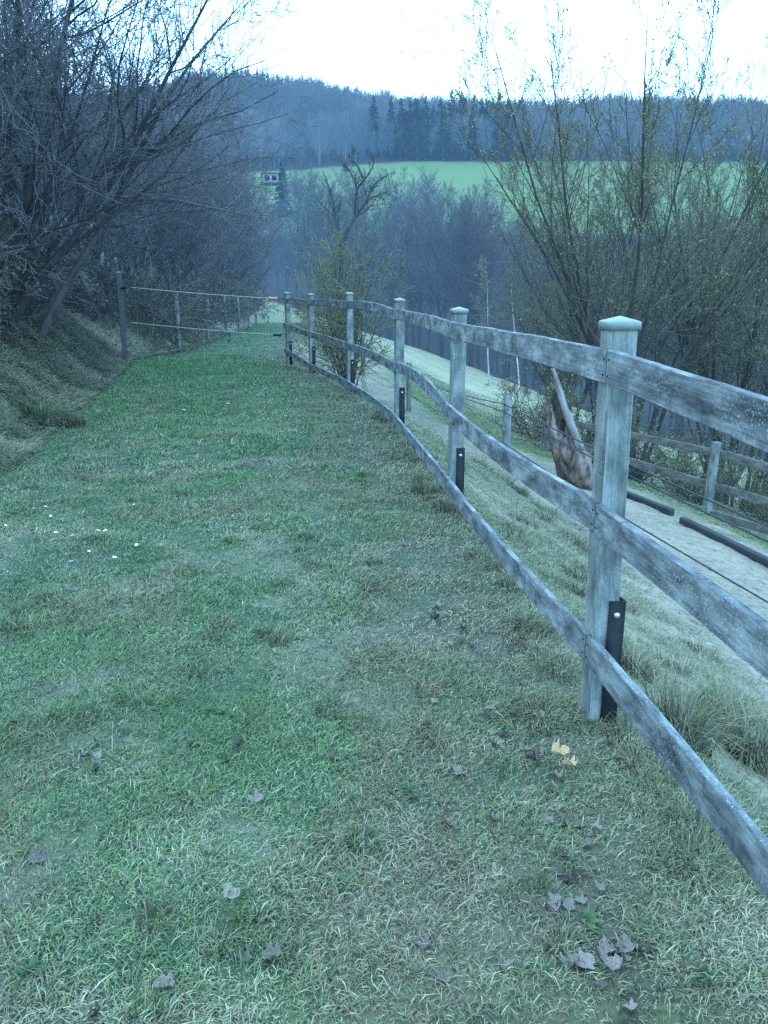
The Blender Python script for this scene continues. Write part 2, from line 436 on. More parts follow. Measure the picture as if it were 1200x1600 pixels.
for zi, (nm, lb) in enumerate([('valley_ground', 'dark leaf covered floor of the valley wood'), ('meadow', 'pale dry meadow sloping down to the valley wood'), ('sand_track', 'light sand track below the board fence'),
                               ('grass_slope', 'dry grass slope between the board fence and the sand track'), ('grass_path', 'short green grass path running along the board fence'),
                               ('bank', 'dry grass bank on the left of the path'), ('hill_meadow', 'green field on the far hillside'), ('hill', 'wooded hill behind the far field')]):
    q = Q[zone == zi]
    u_, inv = np.unique(q.ravel(), return_inverse=True)
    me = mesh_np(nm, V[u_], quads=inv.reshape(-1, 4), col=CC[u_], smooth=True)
    o = link(nm, me, M_ground); o['kind'] = 'structure'; o['label'] = lb

# ------------------------------------------------------------------ grass
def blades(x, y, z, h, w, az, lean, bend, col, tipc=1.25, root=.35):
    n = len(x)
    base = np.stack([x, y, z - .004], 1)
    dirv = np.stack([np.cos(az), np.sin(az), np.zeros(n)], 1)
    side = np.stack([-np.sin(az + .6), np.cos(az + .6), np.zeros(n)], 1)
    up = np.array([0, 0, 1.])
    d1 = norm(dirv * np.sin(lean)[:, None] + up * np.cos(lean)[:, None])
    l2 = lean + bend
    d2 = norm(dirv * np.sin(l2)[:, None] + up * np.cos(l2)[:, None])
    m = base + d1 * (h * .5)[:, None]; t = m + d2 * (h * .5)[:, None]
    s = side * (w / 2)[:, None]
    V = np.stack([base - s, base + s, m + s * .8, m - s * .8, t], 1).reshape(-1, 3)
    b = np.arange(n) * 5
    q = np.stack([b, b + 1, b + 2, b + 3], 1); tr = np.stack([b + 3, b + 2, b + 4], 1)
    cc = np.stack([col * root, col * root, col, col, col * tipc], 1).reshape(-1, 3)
    return V, q, tr, cc

def scatter(area, n, rng):
    x0, x1, y0, y1 = area
    return x0 + (x1 - x0) * rng.random(n), y0 + (y1 - y0) * rng.random(n)

def infrust(x, y, m=.06):
    return (x > (-.53 - m) * (y + .35)) & (x < (.53 + m) * (y + .35))

GREEN = np.array([[.062, .108, .042], [.084, .140, .046], [.050, .094, .040], [.120, .160, .044], [.102, .138, .056]])
STRAW = np.array([[.23, .21, .12], [.18, .165, .095], [.275, .25, .145], [.13, .115, .07]])
rng = np.random.default_rng(5)
parts = []
for (area, n, hm, wm) in [((-2.6, 2.2, .95, 3.2), 520000, .031, .0030), ((-4.2, 1.6, 3.2, 6.5), 320000, .037, .0040), ((-6.0, 1.0, 6.5, 11), 190000, .045, .006), ((-7, .2, 11, 18.5), 120000, .05, .0085), ((-8.5, -1.5, 18.5, 45), 40000, .06, .014)]:
    x, y = scatter(area, n, rng)
    k = infrust(x, y) & (x < xf(y) + .12) & (x > xb(y) - .1)
    x, y = x[k], y[k]
    cl = fbm(x * 4.5, y * 4.5, 41, 3); n1 = fbm(x * .9, y * .9, 42, 3)
    worn = sstep(1.0, .15, np.abs(x - xf(y) + .1)) * (y < 14)
    k = rng.random(len(x)) < (.5 + 1.0 * sstep(.35, .6, cl)) * (1 - .35 * worn)
    x, y, cl, n1, worn = x[k], y[k], cl[k], n1[k], worn[k]
    m = len(x); z = terrain(x, y)
    lush = sstep(7, 14, y) * sstep(3.2, 1.0, np.abs(x - xf(y) + 2.6))
    ps = (.23 + .38 * sstep(.42, .68, n1) + .35 * worn) * (1 - .7 * lush)
    n3 = fbm(x * 3.1, y * 3.1, 44, 3); n4 = fbm(x * 1.7 + 9, y * 1.7, 45, 3)
    ps = ps + .28 * sstep(.52, .66, n3) - .12 * sstep(.5, .38, n3)
    isS = rng.random(m) < ps
    col = np.where(isS[:, None], STRAW[rng.integers(0, 4, m)], GREEN[rng.integers(0, 5, m)]) * (.7 + .6 * rng.random(m))[:, None]
    brn = (rng.random(m) < .4 * sstep(.55, .66, n4) + .28 * worn); col = np.where(brn[:, None], np.array([.15, .105, .06]) * (.5 + rng.random(m))[:, None], col)
    col = col * (1.22 + .3 * sstep(.3, .7, fbm(x * 1.2, y * 1.2, 47, 3)))[:, None]
    col = np.where((lush > rng.random(m))[:, None] & ~isS[:, None], col * np.array([.78, 1.12, .78]), col)
    h = hm * (.45 + 1.1 * rng.random(m) ** 1.5) * (.6 + .9 * cl)
    tall = rng.random(m) < .02; h = np.where(tall, h * 1.9, h)
    lean = .35 + .95 * rng.random(m) + .25 * isS
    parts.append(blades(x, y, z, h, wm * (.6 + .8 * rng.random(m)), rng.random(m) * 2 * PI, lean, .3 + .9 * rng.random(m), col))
def mk_grass(name, parts, label, cat):
    V = []; q = []; t = []; c = []; n = 0
    for a in parts: V.append(a[0]); q.append(a[1] + n); t.append(a[2] + n); c.append(a[3]); n += len(a[0])
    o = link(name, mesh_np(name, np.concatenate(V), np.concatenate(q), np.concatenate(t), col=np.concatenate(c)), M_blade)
    return tag(o, label, cat, kind='stuff')
def tuft(cx, cy, n, rad, hm, wm, rng, pstraw=.7, comb=None):
    r = rad * np.sqrt(rng.random(n)); a = rng.random(n) * 2 * PI
    x = cx + r * np.cos(a); y = cy + r * np.sin(a); z = terrain(x, y)
    isS = rng.random(n) < pstraw
    col = np.where(isS[:, None], STRAW[rng.integers(0, 4, n)], GREEN[rng.integers(0, 5, n)]) * (.65 + .6 * rng.random(n))[:, None]
    col = np.where((rng.random(n) < .25)[:, None], col * np.array([.8, .62, .5]), col)
    az = a + rng.normal(size=n) * .6 if comb is None else comb + rng.normal(size=n) * .5
    return blades(x, y, z, hm * (.4 + .8 * rng.random(n)), wm * (.7 + .6 * rng.random(n)), az, .15 + .7 * rng.random(n), .4 + 1.1 * rng.random(n), col)

def rosette(x, y, rng):
    n = rng.integers(6, 12); a = rng.random(n) * 2 * PI
    c = np.array([.055, .10, .035]) * (.8 + .5 * rng.random(n))[:, None]; xx = x + .008 * np.cos(a); yy = y + .008 * np.sin(a)
    return blades(xx, yy, terrain(xx, yy) + .012, .028 + .02 * rng.random(n), .010 + .006 * rng.random(n), a, 1.0 + .3 * rng.random(n), .25 * rng.random(n), c, 1.1)
for _ in range(28):
    y = 1.2 + 6 * rng.random() ** 1.4; x = xf(y) - .15 - (1.2 + .5 * y) * rng.random(); parts.append(rosette(x + rng.normal() * .05, y, rng))
for _ in range(60):
    y = 1.15 + 6 * rng.random() ** 1.3; x = xf(y) - .2 - (1.4 + .5 * y) * rng.random(); parts.append(tuft(x, y, 110, .035 + .04 * rng.random(), .06 + .03 * rng.random(), .003, rng, .3 + .5 * (rng.random() < .3)))
mk_grass('short_grass', parts, 'short green and straw coloured grass covering the path', 'grass')

# long dry grass on the slope beyond the fence and along its foot
parts = []
for (y0, y1, n, hm, wm) in [(.9, 4.5, 80000, .05, .0032), (4.5, 9, 60000, .055, .005), (9, 18, 40000, .065, .008), (18, 40, 14000, .09, .015)]:
    y = y0 + (y1 - y0) * rng.random(n); dd = rng.choice([0, 1], n, p=[.25, .75]); d = np.where(dd == 0, rng.normal(size=n) * .16, .1 + 1.9 * rng.random(n) ** 1.2)
    x = xf(y) + d
    k = infrust(x, y, .12); x, y, d = x[k], y[k], d[k]
    cl = fbm(x * 3.2, y * 3.2, 51, 3); k = rng.random(len(x)) < (.25 + .9 * sstep(.4, .62, cl)) * (1 - .92 * sstep(.9, 1.85, d)); x, y, d, cl = x[k], y[k], d[k], cl[k]
    m = len(x); n1 = fbm(x * 1.1, y * 1.1, 52, 3)
    isS = rng.random(m) < .62 + .3 * sstep(.58, .42, n1)
    col = np.where(isS[:, None], STRAW[rng.integers(0, 4, m)] * 1.1, GREEN[rng.integers(0, 5, m)]) * (.7 + .6 * rng.random(m))[:, None]
    h = hm * (.35 + .9 * rng.random(m)) * (.5 + cl); h = np.where(np.abs(d) < .25, h * .75, h)
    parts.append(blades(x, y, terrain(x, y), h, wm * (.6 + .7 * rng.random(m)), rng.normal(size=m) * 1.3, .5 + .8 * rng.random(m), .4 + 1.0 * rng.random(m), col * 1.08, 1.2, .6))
for _ in range(26):
    y = 1.2 + 9 * rng.random() ** 1.3; x = xf(y) + (.3 + 1.1 * rng.random())
    parts.append(tuft(x, y, 160, .07 + .08 * rng.random(), .10 + .09 * rng.random(), .003, rng, .7))
for (u, v, n, r, h) in [(1060, 1150, 500, .12, .3), (1130, 1130, 400, .1, .28), (1180, 1190, 500, .14, .32), (985, 1050, 300, .09, .2), (700, 800, 250, .08, .16), (665, 770, 300, .1, .16), (850, 1120, 300, .12, .09)]:
    p = ground_at(u, v); parts.append(tuft(p.x, p.y, n, r, h, .0035, rng, .75))
for i_ in range(40):
    y = 1.3 + 8.5 * rng.random(); x = xf(y) + rng.normal() * .06
    if min(abs(y - q[1]) for q in [(0, 2.6), (0, 5.49), (0, 8.59)]) > .16: parts.append(tuft(x, y, 130, .09, .07 + .06 * rng.random(), .003, rng, .65))
for (px_, py_) in [(.772, 2.60), (.50, 5.49), (.16, 8.59)]:
    for a_ in range(7): parts.append(tuft(px_ + .085 * math.cos(a_ * .9), py_ + .085 * math.sin(a_ * .9), 40, .03, .07, .0028, rng, .8))
mk_grass('long_grass', parts, 'long dry straw coloured grass at the foot of the board fence and down the slope', 'grass')

# bank grass, combed downhill
parts = []
for (y0, y1, n, hm, wm) in [(3, 9, 70000, .17, .008), (9, 17, 110000, .2, .014), (17, 30, 22000, .24, .02)]:
    y = y0 + (y1 - y0) * rng.random(n); e = -.15 + 3.2 * rng.random(n) ** 1.3; x = xb(y) - e
    k = infrust(x, y, .08); x, y, e = x[k], y[k], e[k]
    cl = fbm(x * 2.4, y * 2.4, 61, 3); k = rng.random(len(x)) < .4 + 1.0 * sstep(.38, .62, cl); x, y, e, cl = x[k], y[k], e[k], cl[k]
    m = len(x); n1 = fbm(x * .8, y * .8, 62, 3)
    isS = rng.random(m) < .6 + .35 * sstep(.42, .6, n1)
    col = np.where(isS[:, None], STRAW[rng.integers(0, 4, m)] * 1.15, GREEN[rng.integers(0, 5, m)]) * (.6 + .6 * rng.random(m))[:, None]
    stk = fbm(x * .8 + y * .3, y * 1.6, 64, 3); col = col * (.7 + .6 * sstep(.3, .7, stk))[:, None] * np.array([1.15, 1.12, 1.08])
    parts.append(blades(x, y, terrain(x, y), hm * (.3 + .9 * rng.random(m)) * (.6 + cl), wm * (.6 + .8 * rng.random(m)), -.15 + rng.normal(size=m) * .45, .75 + .6 * rng.random(m), .4 + .7 * rng.random(m), col))
p = ground_at(72, 665)
parts.append(tuft(p.x, p.y, 900, .16, .34, .008, rng, .1)); parts.append(tuft(p.x + .2, p.y - .1, 900, .25, .3, .007, rng, .95, -.6))
mk_grass('bank_grass', parts, 'long dry grass combed down the face of the left bank', 'grass')

# meadow grass seen beyond the track
parts = []
for (y0, y1, d0, d1, n, hm, wm) in [(6, 14, 4.4, 12, 40000, .06, .009), (11, 30, 3.1, 14, 60000, .06, .014)]:
    y = y0 + (y1 - y0) * rng.random(n); d = d0 + (d1 - d0) * rng.random(n); x = xf(y) + d
    k = infrust(x, y) & (d > sandw(y)); x, y, d = x[k], y[k], d[k]; m = len(x)
    pf = sstep(3.6, 6.5, d + (fbm(x * .2, y * .2, 23) - .5) * 3) * sstep(9, 13, y)
    isS = rng.random(m) < .25 + .6 * pf
    col = np.where(isS[:, None], STRAW[rng.integers(0, 4, m)], GREEN[rng.integers(0, 5, m)] * 1.2) * (.7 + .5 * rng.random(m))[:, None]
    parts.append(blades(x, y, terrain(x, y), hm * (.4 + .8 * rng.random(m)), wm * (.6 + .8 * rng.random(m)), rng.random(m) * 6.3, .5 + .6 * rng.random(m), .5 + rng.random(m) * .5, col))
mk_grass('meadow_grass', parts, 'short grass on the meadow beyond the sand track', 'grass')

# ------------------------------------------------------------------ board fence
def board(name, pts, hgt, thk, mat, parent, off, sub=6, uvo=0., warp=.004):
    """pts: (x,y,z_top). Catmull-Rom resampled board, offset sideways by off"""
    P = np.array(pts, float)
    if len(P) > 2:
        E = np.vstack([2 * P[0] - P[1], P, 2 * P[-1] - P[-2]]); out = []
        for i in range(1, len(E) - 2):
            for s in range(sub):
                t = s / sub; a, b, c, d = E[i - 1], E[i], E[i + 1], E[i + 2]
                out.append(.5 * ((2 * b) + (-a + c) * t + (2 * a - 5 * b + 4 * c - d) * t * t + (-a + 3 * b - 3 * c + d) * t ** 3))
        out.append(P[-1]); P = np.array(out)
    T = np.gradient(P, axis=0); T[:, 2] = 0; T = norm(T); N = np.stack([T[:, 1], -T[:, 0], 0 * T[:, 0]], 1)
    L = np.concatenate([[0], np.cumsum(np.linalg.norm(np.diff(P, axis=0), axis=1))])
    rg = np.random.default_rng(int(abs(uvo * 1000)) + 3)
    K = len(P); ed = np.convolve(rg.normal(size=K + 4), [.2] * 5, 'valid') * warp
    # cross-section as a separate strip per face so edges stay crisp and uv is clean
    zt = np.array([0, 0, 1.])
    A = P + N * (off - thk / 2) + zt * ed[:, None]; B = P + N * (off + thk / 2) + zt * ed[:, None]
    h2 = hgt + np.convolve(rg.normal(size=K + 4), [.2] * 5, 'valid') * warp
    Cc = B - zt * h2[:, None]; Dd = A - zt * h2[:, None]
    bv = .003
    ring = np.stack([A - zt * bv, A + N * bv, B - N * bv, B - zt * bv, Cc + zt * bv, Cc - N * bv, Dd + N * bv, Dd + zt * bv], 1)   # 8 pts
    vv = np.array([0, .004, .004 + thk, .008 + thk, .008 + thk + hgt, .012 + thk + hgt, .012 + 2 * thk + hgt, .016 + 2 * thk + hgt, .016 + 2 * thk + 2 * hgt])
    V = []; UV = []; q = []
    for f in range(8):
        for k in range(K):
            V.append(ring[k, f]); UV.append((L[k] + uvo, vv[f] + uvo)); V.append(ring[k, (f + 1) % 8]); UV.append((L[k] + uvo, vv[f + 1] + uvo))
        b = f * 2 * K
        for k in range(K - 1): q.append((b + 2 * k, b + 2 * k + 1, b + 2 * k + 3, b + 2 * k + 2))
    n0 = len(V)
    tr = []
    for k, flip in ((0, 0), (K - 1, 1)):
        b = len(V)
        for f in range(8): V.append(ring[k, f]); UV.append((uvo + f * .01, uvo + f * .012))
        for f in range(1, 7): tr.append((b, b + f, b + f + 1) if flip else (b, b + f + 1, b + f))
    me = mesh_np(name, np.array(V), np.array(q), np.array(tr), uv=np.array(UV))
    return link(name, me, mat, parent)

def square_post(name, base, h, w, dpt, mat, parent, ang, lean=(0, 0), uvo=0.):
    V = []; UV = []; q = []
    K = 9; b = .006
    prof = [(-w / 2 + b, -dpt / 2), (w / 2 - b, -dpt / 2), (w / 2, -dpt / 2 + b), (w / 2, dpt / 2 - b), (w / 2 - b, dpt / 2), (-w / 2 + b, dpt / 2), (-w / 2, dpt / 2 - b), (-w / 2, -dpt / 2 + b)]
    ca, sa = math.cos(ang), math.sin(ang)
    acc = 0
    for f in range(8):
        p, r = prof[f], prof[(f + 1) % 8]; l = math.dist(p, r)
        s = len(V)
        for k in range(K):
            t = k / (K - 1); z = -.3 + (h + .3) * t
            for (a, c), du in ((p, 0), (r, l)):
                V.append((a * ca - c * sa + lean[0] * t, a * sa + c * ca + lean[1] * t, z)); UV.append((z + uvo, acc + du + uvo))
        for k in range(K - 1): q.append((s + 2 * k, s + 2 * k + 1, s + 2 * k + 3, s + 2 * k + 2))
        acc += l + .002
    s = len(V)
    for a, c in prof: V.append((a * ca - c * sa + lean[0], a * sa + c * ca + lean[1], h)); UV.append((a + uvo, c))
    tr = [(s, s + i, s + i + 1) for i in range(1, 7)]
    return link(name, mesh_np(name, np.array(V), np.array(q), np.array(tr), uv=np.array(UV)), mat, parent, base)

def cap_mesh(w, skirt, peak):
    o = w / 2; i = w / 2 - .003; b = .005
    rings = [(o, 0), (o, skirt - b), (o - b * .6, skirt), (o * .5, skirt + peak * .5), (o * .03, skirt + peak)]
    V = []; q = []
    def rr(s, z):
        c = min(.008, s * .3)
        return [(-s + c, -s, z), (s - c, -s, z), (s, -s + c, z), (s, s - c, z), (s - c, s, z), (-s + c, s, z), (-s, s - c, z), (-s, -s + c, z)]
    for s, z in rings: V += rr(s, z)
    for k in range(len(rings) - 1):
        for f in range(8): q.append((k * 8 + f, k * 8 + (f + 1) % 8, k * 8 + 8 + (f + 1) % 8, k * 8 + 8 + f))
    l = (len(rings) - 1) * 8; tr = [(l, l + f, l + f + 1) for f in range(1, 7)] + [(0, f + 1, f) for f in range(1, 7)]
    return mesh_np('cap', np.array(V), np.array(q), np.array(tr))

FP = [(1.08, -.2), (.772, 2.60), (.50, 5.49), (.16, 8.59), (-.50, 11.92), (-1.29, 14.54), (-1.87, 15.98)]
TOPV = [None, 493, 479, 465, 456, 458, 456]
RV = {1: (920, 547, 786, 990), 2: (699, 502, 631, 744), 3: (617, 483, 565, 645), 4: (542, 470.5, 534, 594), 5: (484, 469, 517, 567), 6: (447, 464, 505, 544)}
fence = thing('board_fence', 'weathered grey board fence with three rails and capped posts along the right of the path', 'fence', (0, 0, 0))
capm = cap_mesh(.106, .026, .015)
PW = .09
def fdir(i):
    a = Vector(FP[max(i - 1, 0)]); b = Vector(FP[min(i + 1, len(FP) - 1)])
    d = (b - a).normalized(); return d
rail_z = {}
for i, (x, y) in enumerate(FP):
    d = fdir(i); ang = math.atan2(d.y, d.x) - PI / 2 + math.radians([0, 0, 3, 3, 3, 3, 3][i])
    zb = gz(x, y)
    top = -.10 if i == 0 else ray(600, TOPV[i])[1] * y
    H = top - zb - .03
    lean = (0, 0) if i != 1 else (-.026, 0)
    p = square_post('post', (x - lean[0] * 0, y, zb), H, PW, PW, M_post, fence, ang, lean, i * 1.7)
    c = link('cap', capm, M_cap, p, (lean[0], lean[1], H - .012)); c.rotation_euler = (0, 0, ang)
    # steel angle on the camera-facing side at the right edge
    Vb = []; Qb = []
    bh = .46 if i != 2 else .42
    v1, q1 = box_arr((.045 - .024, -.045 - .0035, bh / 2 - .1), .052, .006, bh + .2)
    v2, q2 = box_arr((.045 + .0055, -.045 + .018, bh / 2 - .1), .006, .046, bh + .196)
    vb, qb = join([(v1, q1), (v2, q2)])
    br = link('bracket', mesh_np('bracket', vb, qb), M_steel, p, (0, 0, 0)); br.rotation_euler = (0, 0, ang)
    an = np.arange(10) / 10 * 2 * PI
    rv = []
    for rad, yy in ((.011, 0), (.011, -.004), (.006, -.0075)): rv.append(np.stack([rad * np.cos(an), np.full(10, yy), rad * np.sin(an)], 1))
    rv = np.concatenate(rv); rq = [(k * 10 + f, k * 10 + (f + 1) % 10, k * 10 + 10 + (f + 1) % 10, k * 10 + 10 + f) for k in range(2) for f in range(10)]
    bt = link('bolt', mesh_np('bolt', rv, np.array(rq), np.array([(20, 20 + f, 21 + f) for f in range(1, 9)])), M_bolt, p)
    bt.location = Matrix.Rotation(ang, 3, 'Z') @ Vector((.022, -.0525, bh - .05)); bt.rotation_euler = (0, 0, ang)
    if i: 
        uu, *vs = RV[i]
        # rail tops at the rail face, a little nearer than the post centre
        nrm = Vector((-d.y, d.x))  # to the path side
        fx, fy = x + nrm.x * .06, y + nrm.y * .06
        rail_z[i] = [ray(600, v)[1] * (fy - .03) for v in vs]
rail_z[0] = [-.30, -.70, -1.16]
MID = {(1, 0): .0, (3, 0): .035, (4, 0): .02, (2, 1): .06, (3, 1): .01, (1, 1): -.03, (2, 2): -.02, (1, 2): -.03, (3, 2): .0, (2, 0): .01}
FPX_ = [(1.36, -2.9)] + FP
for r in range(3):
    for i in range(len(FP) - 1):
        a = Vector((*FP[i], rail_z[i][r])); b = Vector((*FP[i + 1], rail_z[i + 1][r]))
        d0 = fdir(i); d1 = fdir(i + 1)
        # boards butt on the path face of the posts, just short of each other
        s = -.035 if i else 0
        A = a + Vector((d0.x, d0.y, 0)) * (s + .0032); B = b + Vector((d1.x, d1.y, 0)) * (-.035 - .0032)
        if i == len(FP) - 2: B = b + Vector((d1.x, d1.y, 0)) * .07
        mid = (a + b) / 2; mid.z += MID.get((i, r), 0)
        q1 = a.lerp(b, .25); q3 = a.lerp(b, .75)
        # follow the curve of the fence line smoothly
        def bow(t, off):
            q = a.lerp(b, t); h = 4 * t * (1 - t)
            nx_, ny_ = -(b - a).y, (b - a).x; l = math.hypot(nx_, ny_)
            cr = (d0.x * d1.y - d0.y * d1.x)
            q.x -= nx_ / l * cr * l * .11 * h; q.y -= ny_ / l * cr * l * .11 * h; q.z += off * h
            return q
        off = MID.get((i, r), 0)
        pts = [A, bow(.25, off), bow(.5, off), bow(.75, off), B]
        rl = board('rail', [tuple(q) for q in pts], .105, .026, M_rail, fence, -(PW / 2 + .016 + r * .0004), 6, r * 3.1 + i * 1.37)

nv = np.array([(.0045 * math.cos(a), 0, .0045 * math.sin(a)) for a in np.arange(8) / 8 * 2 * PI] + [(0, .0025, 0)])
nm_ = mesh_np('nail', nv, None, np.array([(k, (k + 1) % 8, 8) for k in range(8)])); nm_.materials.append(M_steel)
for i in (1, 2, 3):
    d = fdir(i); nrm = Vector((-d.y, d.x, 0)); ang = math.atan2(d.y, d.x) - PI / 2
    for r in range(3):
        for du in (-.055, -.012):
            for dz in (-.028, -.078):
                p = Vector((*FP[i], rail_z[i][r] + dz)) + Vector((d.x, d.y, 0)) * du + nrm * (PW / 2 + .0305 + r * .0004)
                nl = link('nail', nm_, None, fence, p); nl.rotation_euler = (0, 0, ang + PI / 2)
# ------------------------------------------------------------------ rope gate
def cable(pts, r, K=24, sag=0, sides=6):
    a, b = Vector(pts[0]), Vector(pts[1])
    P = np.array([tuple(a.lerp(b, t) - Vector((0, 0, sag * 4 * t * (1 - t)))) for t in np.linspace(0, 1, K)])[None]
    return tubes(P, np.full((1, K), r), sides)

def round_post(name, base, h, r, mat, parent=None, lean=(0, 0), chamfer=.012, bury=.3, sides=14):
    zs = [-bury, 0, h * .5, h - chamfer, h]; rs = [r, r, r * .97, r * .95, r * .72]
    P = np.array([[(lean[0] * z / h, lean[1] * z / h, z) for z in zs]], float)
    v, q = tubes(P, np.array([rs]), sides)
    n = len(v); tr = [(n - sides, n - sides + f, n - sides + f + 1) for f in range(1, sides - 1)]
    uv = np.stack([v[:, 2], np.arctan2(v[:, 1], v[:, 0]) * r], 1)
    return link(name, mesh_np(name, v, q, np.array([t[::-1] for t in tr]), uv=uv, smooth=False), mat, parent, base)

gp = at(195, 542, 17.0); gpz = gz(gp.x, 17.0)
gtop = ray(195, 425)[1] * 17.0
gpost = thing('gate_post', 'tall dark plastic gate post at the foot of the left bank holding two white ropes', 'post', (gp.x, 17.0, gpz))
M_gpost = mat_plain('dark grey recycled plastic', (.06, .062, .06), (.095, .095, .09), 10, .6)
square_post('shaft', (0, 0, 0), gtop - gpz - .01, .115, .115, M_gpost, gpost, .35)
cp = link('cap', cap_mesh(.12, .012, .012), M_cap, gpost, (0, 0, gtop - gpz - .015)); cp.rotation_euler = (0, 0, .35)
ins = link('insulator', mesh_np('insulator', *tubes(np.array([[(0.05, -.05, 0), (.13, -.08, 0)]]), np.array([[.02, .03]]), 8)), M_black, gpost, (0, 0, ray(205, 450)[1] * 17 - gpz))
for nm, lb, v0, v1, hm, u1, u2 in [('gate_rope', 'upper white rope of the pasture gate ending in an orange handle', 449, 466, M_orange, 420, 434),
                           ('gate_rope', 'lower white rope of the pasture gate ending in a black handle', 504, 523, M_black, 427, 440)]:
    A = at(205, v0, 16.95); B = at(u1, v1, 16.05); Hh = at(u2, v1 + .7, 15.98)
    t = thing(nm, lb, 'rope', tuple(A))
    o = Vector(A)
    link('rope', mesh_np('rope', *cable([A - o, B - o], .0085, 24, .015)), M_rope, t)
    hd = []
    ts = [0, .08, .09, .2, .8, .9, .92, 1]; rs = [.012, .012, .034, .022, .022, .034, .012, .008]
    P = np.array([[tuple((B - o).lerp(Hh - o, q)) for q in ts]]); 
    link('handle', mesh_np('handle', *tubes(P, np.array([rs]), 8)), hm, t)
    E_ = Vector((-1.87, 15.93, B.z - .01))
    link('hook', mesh_np('hook', *cable([Hh - o, E_ - o], .006, 6, -.02)), M_wire, t)

# posts of the pasture fence that follows the left wood
LP = [(280, 458, 541, 'nearest and thickest round post of the pasture fence behind the white ropes', .055), (325, 465, 533, 'thin leaning wooden post, second of the pasture fence row', .045), (353, 462, 516, 'grey stick post third along the pasture fence row', .045),
      (374, 463, 516, 'slim post fourth along the pasture fence row', .045), (389, 470, 510, 'short dark post fifth along the pasture fence row', .05), (401, 476, 512, 'farthest short dark post of the pasture fence row', .06)]
LY = [19.41, 23.57, 28.5, 30.60, 39.77, 44.12]
for (u, vt, vb, lb, r), Y in zip(LP, LY):
    b = at(u, vb, Y); z = gz(b.x, Y); H = ray(u, vt)[1] * Y - z
    o = round_post('pasture_post', (b.x, Y, z), H, r, M_post, None, (.05 if u == 325 else 0, 0))
    tag(o, lb, 'post', 'posts of the pasture fence beyond the rope gate')

# ------------------------------------------------------------------ wire fence below the slope
wf = thing('wire_fence', 'low round post and wire fence on the slope beside the sand track', 'fence')
W = [(2.75, 4.3), (1.60, 10.34), (.52, 16.71), (-.6, 23)]
WT = []
for (x, y), vt in zip(W, (None, 616, 567, None)):
    z = gz(x, y); top = z + 1.05 if vt is None else ray(600, vt)[1] * y
    p = round_post('post', (x, y, z), top - z, .055, M_post, wf)
    WT.append(Vector((x, y, top)))
for k, dz in enumerate((-.12, -.22, -.62)):
    for i in range(3):
        a = WT[i] + Vector((-.06, 0, dz)); b = WT[i + 1] + Vector((-.06, 0, dz))
        link('wire', mesh_np('wire', *cable([a, b], .0075 if k < 2 else .007, 30, .10 if (k == 0 and i == 1) else .03, 5)), M_wire, wf)

# ------------------------------------------------------------------ paddock rail fence with edging
rf = thing('paddock_fence', 'low brown three rail paddock fence under the willows at the right edge', 'fence')
RP = [at(848, 712, 14.6), at(1103, 808, 11.4), Vector((6.35, 8.6, 0)), Vector((7.6, 6.2, 0))]
for i, p in enumerate(RP):
    p.z = gz(p.x, p.y)
    top = ray(600, 640)[1] * p.y if i == 0 else (ray(600, 691)[1] * p.y if i == 1 else p.z + 1.15)
    H = top - p.z
    square_post('post', tuple(p), H, .1 if i else .13, .1, M_post if i else M_rail_dark, rf, .5, (.03 if i == 1 else .06, 0), 20 + i)
RT = [[(848, 648, 14.6), (1130, 706, 11.3)], [(848, 672, 14.6), (1120, 758, 11.3)], [(850, 700, 14.6), (1110, 800, 11.3)]]
for r, ((u0, v0, y0), (u1, v1, y1)) in enumerate(RT):
    a = at(u0, v0, y0); b = at(u1, v1, y1)
    dz = [0.03, .03, .02][r]
    c = Vector((RP[2].x, RP[2].y, RP[2].z + [1.06, .68, .34][r])); e = Vector((RP[3].x, RP[3].y, RP[3].z + [1.0, .62, .3][r]))
    board('rail', [tuple(a), tuple(a.lerp(b, .5) + Vector((0, 0, -.02 * r))), tuple(b)], .115, .03, M_rail_dark, rf, -.07, 6, 30 + r)
    board('rail', [tuple(b), tuple(b.lerp(c, .5)), tuple(c)], .115, .03, M_rail_dark, rf, -.104, 6, 34 + r)
    board('rail', [tuple(c), tuple(e)], .115, .03, M_rail_dark, rf, -.07, 6, 38 + r)
for (a, b, lb) in [((960, 770), (1050, 806), 'dark plastic edging beam lying behind the large fence post at the far end of the sand'), ((1065, 818), (1215, 893), 'long dark plastic edging beam lying along the sand under the paddock fence at the right edge')]:
    A = ground_at(*a); B = ground_at(*b)
    ax = (B - A); L = ax.length; ax.normalize(); ay = Vector((-ax.y, ax.x, 0)).normalized()
    v, q = box_arr((0, 0, 0), L, .085, .11, tuple(ax), tuple(ay))
    o = link('edging_beam', mesh_np('edging_beam', v, q), M_sleeper, None, (A + B) / 2 + Vector((0, 0, .03)))
    bevel(o, .012, 2); tag(o, lb, 'edging')

